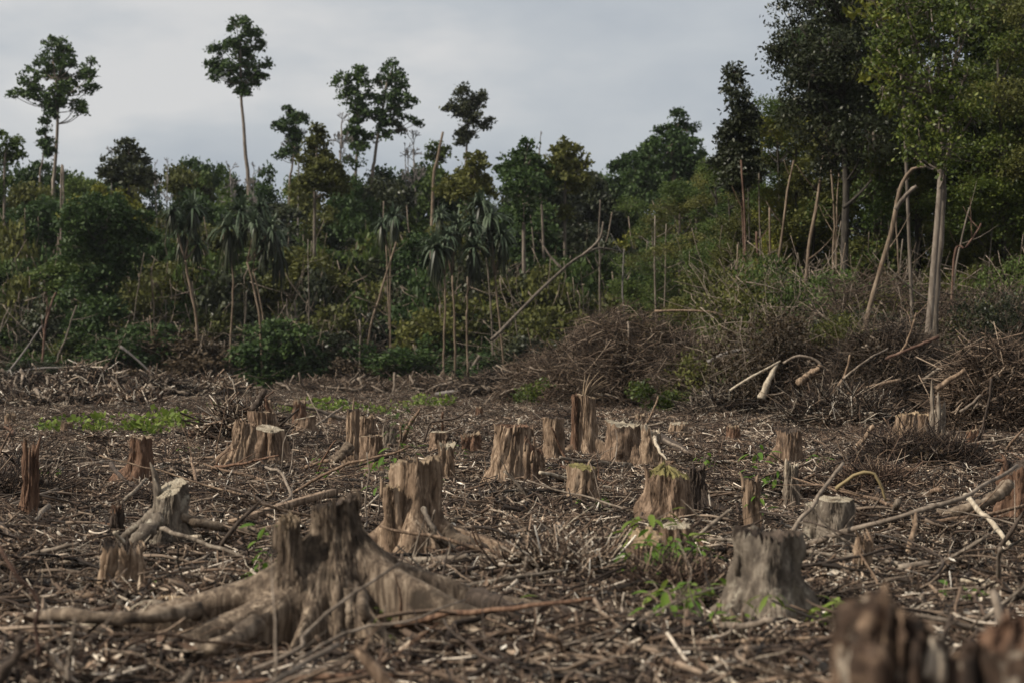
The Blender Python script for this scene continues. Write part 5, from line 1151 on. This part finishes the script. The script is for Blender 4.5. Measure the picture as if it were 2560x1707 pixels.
# ------------------------------------------------------------------ brush heaps
def brush(label, cx, yb, wpx, hpx, d, n=2600, mat=None, leafmat=None, nleaf=2500, tl=(.4, 1.8), rr=(.008, .022), name='brush_heap', dy=1.0):
    x = (cx - 1280) / FPX * d; g = float(gh(x, d)); A = wpx / 2 / FPX * d; Hh = hpx / FPX * d; B = A * .8 * dy
    root = empty(name, (x, d, g)); tag(root, label, 'brush heap', 'heaps of cut brush')
    a = rng.uniform(0, 6.28, n); e = np.arcsin(rng.uniform(0, 1, n)); f = rng.uniform(.55, 1, n) ** .5
    lump = 1 + .12 * np.sin(3 * a + cx) + .10 * np.sin(7 * a + 2 * e * 3)
    c = np.stack([A * np.cos(a) * np.cos(e) * f * lump, B * np.sin(a) * np.cos(e) * f * lump, Hh * np.sin(e) * f * lump], 1)
    dv = norm(np.stack([rng.normal(0, 1, n), rng.normal(0, .7, n), rng.normal(0, .6, n)], 1)); L = np.exp(rng.uniform(np.log(tl[0]), np.log(tl[1]), n))
    t = np.linspace(-.5, .5, 5); s = norm(rng.normal(0, 1, (n, 3)))
    P = c[:, None] + L[:, None, None] * (t[None, :, None] * dv[:, None] + (rng.normal(0, .9, n)[:, None] * (t ** 2)[None])[..., None] * s[:, None])
    P[..., 2] = np.maximum(P[..., 2], .01)
    R = np.exp(rng.uniform(np.log(rr[0]), np.log(rr[1]), n))[:, None] * np.linspace(1, .4, 5)
    V, Q = tubes(P, R, 3, cap=False); o = MB().add(V, Q).build('twigs', mat or M_BRUSH, root, smooth=False); o['kind'] = 'stuff'
    nb = max(6, int(wpx / 9)); a = rng.uniform(0, 6.28, nb); e = np.arcsin(rng.uniform(0, .95, nb)); dv = norm(np.stack([rng.normal(0, 1, nb), rng.normal(0, .6, nb), rng.normal(0, .45, nb)], 1))
    c = np.stack([A * np.cos(a) * np.cos(e), B * np.sin(a) * np.cos(e), Hh * np.sin(e)], 1) * .92; L = rng.uniform(.25, .9, nb) * min(A, 3.0)
    P = c[:, None] + L[:, None, None] * (np.linspace(-.5, .5, 7)[None, :, None] * dv[:, None]) + rng.normal(0, .025, (nb, 7, 3)) * L[:, None, None]; P[..., 2] = np.maximum(P[..., 2], .02)
    V, Q = tubes(P, (rr[1] * rng.uniform(1.0, 2.4, nb))[:, None] * np.linspace(1, .5, 7)[None], 5); o = MB().add(V, Q).build('poles', M_TWIG, root); o['kind'] = 'stuff'
    if nleaf:
        a = rng.uniform(0, 6.28, nleaf); e = np.arcsin(rng.uniform(0, 1, nleaf)); f = rng.uniform(.6, 1.02, nleaf) ** .5
        c = np.stack([A * np.cos(a) * np.cos(e) * f, B * np.sin(a) * np.cos(e) * f, Hh * np.sin(e) * f], 1)
        V, Q = leaves(c, .16, .45); o = MB().add(V, Q).build('dead_leaves', leafmat or L_BROWN, root, smooth=False); o['kind'] = 'stuff'
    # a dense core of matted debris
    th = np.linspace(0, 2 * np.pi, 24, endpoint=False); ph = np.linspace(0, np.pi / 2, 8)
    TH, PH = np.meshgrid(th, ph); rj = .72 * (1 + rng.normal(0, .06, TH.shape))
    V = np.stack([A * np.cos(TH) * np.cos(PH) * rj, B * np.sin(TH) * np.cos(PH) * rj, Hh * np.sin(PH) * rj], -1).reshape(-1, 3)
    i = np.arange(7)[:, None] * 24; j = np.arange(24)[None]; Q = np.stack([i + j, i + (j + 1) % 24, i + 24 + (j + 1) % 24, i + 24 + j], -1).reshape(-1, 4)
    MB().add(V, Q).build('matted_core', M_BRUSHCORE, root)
    return root
brush('great brown mound of dead brush behind the tall splintered stump', 1560, 1045, 470, 235, 84, n=9000, nleaf=6000)
brush('left shoulder of the brown brush mound, lower and thinner', 1370, 1035, 260, 130, 88, n=3000, nleaf=1500)
brush('right shoulder of the brown brush mound with green sprigs', 1745, 1030, 240, 165, 80, n=3000, nleaf=2600, leafmat=L_OLIVE)
brush('large dark slash heap below the bright right tree', 2230, 1010, 330, 220, 64, n=7000, nleaf=9000)
brush('dark slash heap at the foot of the dark right tree', 2060, 1010, 300, 170, 68, n=5000, nleaf=4500)
brush('brown tangled slash rising behind the crooked leaning trunk', 2190, 960, 420, 270, 74, n=6000, nleaf=9000, leafmat=L_OLIVE, tl=(.5, 2.4))
brush('brown tangled slash rising below the right border trees', 2480, 980, 420, 260, 70, n=6000, nleaf=9000, leafmat=L_OLIVE, tl=(.5, 2.4))
brush('thin olive tangle under the slim spire tree', 1960, 980, 300, 230, 80, n=4500, nleaf=6000, leafmat=L_OLIVE, tl=(.5, 2.2))
brush('dark slash heap against the right border', 2500, 1080, 300, 230, 52, n=6000, nleaf=7000)
brush('low slash heap with pale sticks left of the white peeled log', 1830, 1020, 260, 75, 68, n=2400, nleaf=800, mat=M_LITTER)
brush('low slash heap between the peeled log and the right stumps', 2110, 1050, 300, 80, 56, n=3000, nleaf=1000, mat=M_LITTER)
brush('dark tangle of roots below the folded orange stump', 2290, 1190, 330, 90, 35.5, n=4500, nleaf=1200, tl=(.2, 1.0), rr=(.004, .013), mat=M_LITTERD)
brush('dark root tangle behind the heart cut stump', 2180, 1225, 190, 60, 30, n=2200, nleaf=400, tl=(.2, .9), rr=(.004, .012), mat=M_LITTERD)
brush('heap of splintered wood behind the curved streaked stump', 600, 1075, 190, 90, 47, n=1800, nleaf=300, tl=(.3, 1.4), rr=(.008, .03), mat=M_LITTER)
brush('low root tangle left of the rotten red shard', 20, 1250, 260, 60, 28, n=2200, nleaf=300, tl=(.2, 1.2), rr=(.004, .014), mat=M_LITTERD)
brush('tangle of shoots and roots under the low tan cut stump', 1690, 1500, 260, 55, 16.5, n=2600, nleaf=900, tl=(.12, .6), rr=(.003, .010), mat=M_LITTERD)
brush('loose dark root tangle left of the low tan cut stump', 1400, 1480, 330, 60, 17.8, n=2600, nleaf=600, tl=(.12, .7), rr=(.003, .010), mat=M_LITTER)
for (cx, w, h, dd, t) in [(60, 220, 52, 104, 'ridge of torn roots at the left end of the far debris line'), (215, 230, 66, 100, 'highest ridge of torn roots in the far debris line'), (390, 230, 50, 103, 'ridge of torn roots before the leftmost screw pine'),
                          (545, 180, 34, 108, 'low far ridge of debris before the screw pine pair'), (-40, 200, 50, 96, 'torn root ridge running out of the left border'), (300, 240, 36, 84, 'lower debris ridge behind the weeds'), (110, 240, 34, 82, 'dark debris ridge behind the left weeds'),
                          (1080, 300, 30, 116, 'thin far ridge of grey debris before the middle screw pines'), (1260, 220, 50, 106, 'grey brush ridge left of the brown mound'), (840, 300, 26, 118, 'thin far ridge of grey debris under the twin trees')]:
    brush(t, cx, 0, w, h + 16, dd, n=1500, nleaf=200, mat=M_LITTER if cx < 600 else M_BRUSH, tl=(.3, 1.5), rr=(.012, .05), name='debris_ridge')

# ------------------------------------------------------------------ green growth
def leaf_mesh(L, w, droop=.35):
    t = np.linspace(0, 1, 5); wd = np.sin(np.pi * np.clip(t * .92 + .06, 0, 1)) ** .8 * w / 2
    x = L * t; z = -droop * L * t ** 2
    V = np.concatenate([np.stack([x, -wd, z + wd * .3], 1), np.stack([x, wd * 0, z], 1), np.stack([x, wd, z + wd * .3], 1)])
    Q = [[i, i + 1, i + 6, i + 5] for i in range(4)] + [[i + 5, i + 6, i + 11, i + 10] for i in range(4)]
    me = make_mesh('leaf', V, Q, smooth=True)
    return me
LM = {}
def sapling(label, px, py, hpx, n, d=None, leaf=.12, w=.04, mat=L_WEEDD, spread=.8, name='sapling', lean=0, stem=M_TWIG, group='green saplings sprouting among the stumps', top=.35):
    d = d or dist(py); x = (px - 1280) / FPX * d; g = float(gh(x, d)); base = np.array([x, d, g])
    z0 = CAMH + (HOR - py) / FPX * d
    H = CAMH + (HOR - (py - hpx)) / FPX * d - g
    root = empty(name, base); tag(root, label, 'sapling', group)
    key = (round(leaf, 3), round(w, 3), mat.name)
    if key not in LM:
        me = leaf_mesh(leaf, w); me.materials.append(mat); LM[key] = me
    st = smooth_path([[0, 0, 0], [lean * .3, 0, H * .5], [lean, 0, H]], 10, .006)
    m = MB(); V, Q = tubes(st, np.linspace(.007, .003, 10), 5); m.add(V, Q)
    for i in range(n):
        f = rng.uniform(top, 1.0); p = st[int(f * 9)]; a = i * 2.4 + rng.uniform(-.4, .4)
        q = p + np.array([math.cos(a), math.sin(a), .5]) * rng.uniform(.02, .10) * spread
        V, Q = tubes(smooth_path([p, q], 3), np.full(3, .0025), 3); m.add(V, Q)
        o = obj('leaf', LM[key], root); o.location = q; o.rotation_euler = (rng.uniform(-.4, .4), rng.uniform(-.5, .6), a); s = rng.uniform(.7, 1.25); o.scale = (s, s, s)
    m.build('stem', stem, root)
    return root
sapling('green sapling with drooping bright leaves left of the wide middle stump', 985, 1200, 90, 26, d=27, leaf=.15, w=.05, spread=3.2)
sapling('smaller bright sapling just left of that one', 948, 1195, 50, 14, d=28, leaf=.14, w=.045, spread=2.5)
sapling('dark leaved sprig growing over the short leaning stump', 1000, 1100, 95, 34, d=44, leaf=.16, w=.07, spread=3.0, mat=L_MID)
sapling('sprout with hanging leaves tinged red, behind the slim leafy post', 1900, 1205, 90, 16, d=30, leaf=.20, w=.065, spread=2.6, lean=-.05)
sapling('short sprout with hanging leaves right of that one', 1942, 1215, 50, 9, d=30, leaf=.20, w=.065, spread=1.6)
sapling('leafy shoot clinging to the slim leafy post', 1895, 1300, 75, 12, d=23.2, leaf=.11, w=.035, spread=1.2)
for i, (px, py, h, n) in enumerate([(1620, 1430, 120, 22), (1660, 1450, 90, 18), (1600, 1470, 70, 16), (1690, 1420, 60, 12), (1720, 1440, 60, 12), (1660, 1500, 60, 14), (1700, 1540, 60, 14), (1745, 1530, 55, 12), (1670, 1570, 60, 14), (1780, 1590, 50, 12), (1720, 1600, 50, 10)]):
    sapling(['tallest green shoot over the low tan cut stump', 'green shoot right of the tallest shoot', 'green shoot at the left of the shoot patch', 'small shoot behind the shoot patch', 'small shoot at the right rear of the patch', 'shoot in the middle of the shoot patch', 'shoot right of the patch middle', 'shoot near the dark rimmed stump',
             'yellowish shoot in front of the shoot patch', 'lowest shoot by the dark rimmed stump', 'small shoot at the front of the patch'][i], px, py, h * 1.15, int(n * 1.5), leaf=.15, w=.058, spread=2.4, mat=L_WEEDD if i % 3 else L_WEED, top=.1)
sapling('thin leaved seedling before the dark rimmed stump', 1925, 1590, 110, 12, leaf=.12, w=.032, spread=1.0, mat=L_WEED, top=.6)
for i, (px, py, h) in enumerate([(2050, 1565, 62), (2080, 1560, 70), (2112, 1560, 55), (2152, 1565, 62)]):
    sapling(['upright blade seedling, first right of the dark rimmed stump', 'upright blade seedling, second right of the dark rimmed stump', 'upright blade seedling, third right of the dark rimmed stump', 'upright blade seedling nearest the corner stump'][i], px, py, h, 8, leaf=.15, w=.05, spread=.6, mat=L_WEED, top=.2)
sapling('blurred green tuft left of the broken grey knob', 680, 1400, 90, 34, d=17.2, leaf=.11, w=.045, spread=1.6, mat=L_WEEDD, top=.2)
sapling('tiny green sprout in front of the fluted stump', 392, 1482, 26, 8, leaf=.06, w=.03, spread=.8, mat=L_WEEDD, top=.3)
sapling('tiny green sprout on the right buttress of the big stump', 966, 1545, 34, 7, d=13.8, leaf=.06, w=.035, spread=.6, mat=L_WEED, top=.5)
sapling('tiny lime sprout left of the wooden beam', 665, 1205, 14, 6, leaf=.07, w=.04, spread=.8, mat=L_WEED)
sapling('small green sprout beside the tall thin stump', 800, 1180, 36, 9, leaf=.12, w=.04, spread=1.2)
sapling('small green sprout right of the wooden beam', 640, 1270, 14, 7, leaf=.06, w=.03, spread=1.2)
sapling('small sprout at the foot of the curved streaked stump', 550, 1165, 20, 9, leaf=.10, w=.04, spread=1.4)
sapling('pair leaved sprout left of the reddish split stump', 233, 1150, 24, 8, leaf=.10, w=.05, spread=1.2)
sapling('tiny sprout at the foot of the broad reddish stump', 1360, 1185, 16, 7, leaf=.08, w=.03, spread=1.0)
for (px, py, h, t) in [(1070, 1240, 34, 'small sprout right of the wide middle stump'), (1480, 1290, 30, 'small sprout before the squat worn stump'), (820, 1215, 40, 'sprout between the wooden beam and the wide middle stump'), (1150, 1150, 30, 'sprout left of the broad reddish stump'),
                       (470, 1150, 26, 'sprout right of the reddish split stump'), (2050, 1180, 34, 'sprout left of the dry palm leaf stalk'), (1760, 1180, 34, 'sprout behind the mossy topped stump'), (120, 1210, 26, 'sprout near the rotten red shard'), (2400, 1520, 40, 'blurred sprout behind the corner stump'), (1240, 1560, 40, 'sprout in the near litter right of the big stump')]:
    sapling(t, px, py, h * 1.2, 20, leaf=.13, w=.055, spread=2.0, mat=L_WEEDD, top=.15)
# broad leaved weeds in the far middle field
def weed(seed):
    m = MB(); n = 46
    p = np.stack([rng.normal(0, .26, n), rng.normal(0, .26, n), rng.uniform(.08, .50, n)], 1); V, Q = leaves(p, .16, .7, up=.8); m.add(V, Q)
    root = empty('weed', (0, 0, 0)); m.build('leaves', L_WEED, root, smooth=False)
    k = MB(); sp = p[::2]; P = np.stack([sp * [.2, .2, 0], sp * [.6, .6, .6], sp], 1); V, Q = tubes(P, np.full((len(sp), 3), .006), 3); k.add(V, Q); k.build('stem', L_WEEDD, root)
    return root
WD = [weed(i) for i in range(3)]; wf = [True] * 3
spots = [(112, 1082, .9), (130, 1078, .8), (150, 1085, .9), (228, 1084, 1.0), (248, 1080, 1.2), (262, 1076, .9), (325, 1072, .8), (345, 1078, 1.0), (368, 1080, 1.1), (385, 1084, .9), (405, 1062, .9), (425, 1055, 1.2), (440, 1050, 1.0), (452, 1072, 1.0), (470, 1062, .9), (492, 1060, .9), (506, 1060, .7), (540, 1022, .7), (560, 1022, .7),
         (775, 1030, .9), (795, 1034, 1.1), (815, 1030, 1.1), (835, 1034, 1.1), (850, 1026, .9), (862, 1034, 1.0), (718, 1034, .8), (735, 1040, .8), (895, 1022, .8), (925, 1034, .9), (945, 1036, .8), (960, 1030, .8), (1060, 1014, 1.0), (1080, 1016, 1.2), (1100, 1014, 1.0), (1120, 1012, .8), (1045, 1020, .8), (1010, 1020, .8), (985, 1028, .7)]
wl = set()
zone = [(190, 'the left weed tuft'), (300, 'the second weed tuft'), (520, 'the long left weed row'), (700, 'the far ridge weeds'), (880, 'the weed patch behind the clean cut stump'), (1000, 'the weeds behind the short leaning stump'), (2000, 'the farthest pale weed patch')]
import itertools
zc = {}
for (px, py, s) in spots:
    i = int(rng.integers(0, 3)); o = WD[i] if wf[i] else copy_tree(WD[i]); wf[i] = False
    d = dist(py + 6); x = (px - 1280) / FPX * d
    o.location = (x, d, float(gh(x, d)) - .02); o.rotation_euler = (0, 0, rng.uniform(0, 6.28)); sc_ = s * rng.uniform(.75, 1.3); o.scale = (sc_, sc_, sc_)
    z = next(t for lim, t in zone if px < lim); zc[z] = zc.get(z, 0) + 1
    tag(o, f"{['leftmost', 'second', 'third', 'fourth', 'fifth', 'sixth', 'seventh', 'eighth', 'ninth', 'tenth', 'eleventh', 'twelfth'][zc[z] - 1]} light green broad leaved weed of {z}", 'weed', 'light green weeds in the far clearing')
for (px, py, d, t) in [(1300, 1000, 82, 'bright green sprig before the left end of the brown mound'), (1316, 985, 80, 'lime topped sprig on the left of the brown mound'), (1600, 985, 76, 'green sprig on the right face of the brown mound'), (1640, 1005, 74, 'leafy green patch at the right foot of the brown mound'), (1690, 1010, 74, 'wide green patch right of the brown mound')]:
    lob = [(rng.normal(0, .3) * (2 if 'patch' in t else 1), rng.normal(0, .25), rng.uniform(.2, 1.0), rng.uniform(.2, .4), rng.uniform(.2, .35)) for _ in range(9 if 'patch' in t else 6)]
    x = (px - 1280) / FPX * d; b = np.array([x, d, float(gh(x, d))]); zz = max(0.1, CAMH + (HOR - py - 25) / FPX * d - b[2])
    tree('leafy_sprig', t, 'weed', b, [b, b + [.05, 0, .5], b + [0, 0, .9 + zz]], .02, .01, [(b[0] + l[0], b[1] + l[1], b[2] + zz * .6 + l[2], l[3], l[4]) for l in lob], M_TRUNKM, L_BRIGHT, per_m2=26, sub_r=.18, lps=7, size=.13, ratio=.6, under=1)

# ------------------------------------------------------------------ air
def haze():
    m, t, o = new_mat('haze')
    v = N(t, 'ShaderNodeVolumePrincipled'); v.inputs['Density'].default_value = HAZE; v.inputs['Color'].default_value = (.86, .92, 1, 1); v.inputs['Anisotropy'].default_value = .2
    t.links.new(v.outputs[0], o.inputs['Volume'])
    x0, x1, y0, y1, z0, z1 = -2600, 2600, -500, 4100, -2, 33
    V = [(x, y, z) for z in (z0, z1) for y in (y0, y1) for x in (x0, x1)]
    Q = [(0, 2, 3, 1), (4, 5, 7, 6), (0, 1, 5, 4), (1, 3, 7, 5), (3, 2, 6, 7), (2, 0, 4, 6)]
    me = make_mesh('haze', V, Q); me.materials.append(m)
    tag(obj('haze', me), 'thin humid air over the clearing', None, kind='stuff')
if HAZE: haze()
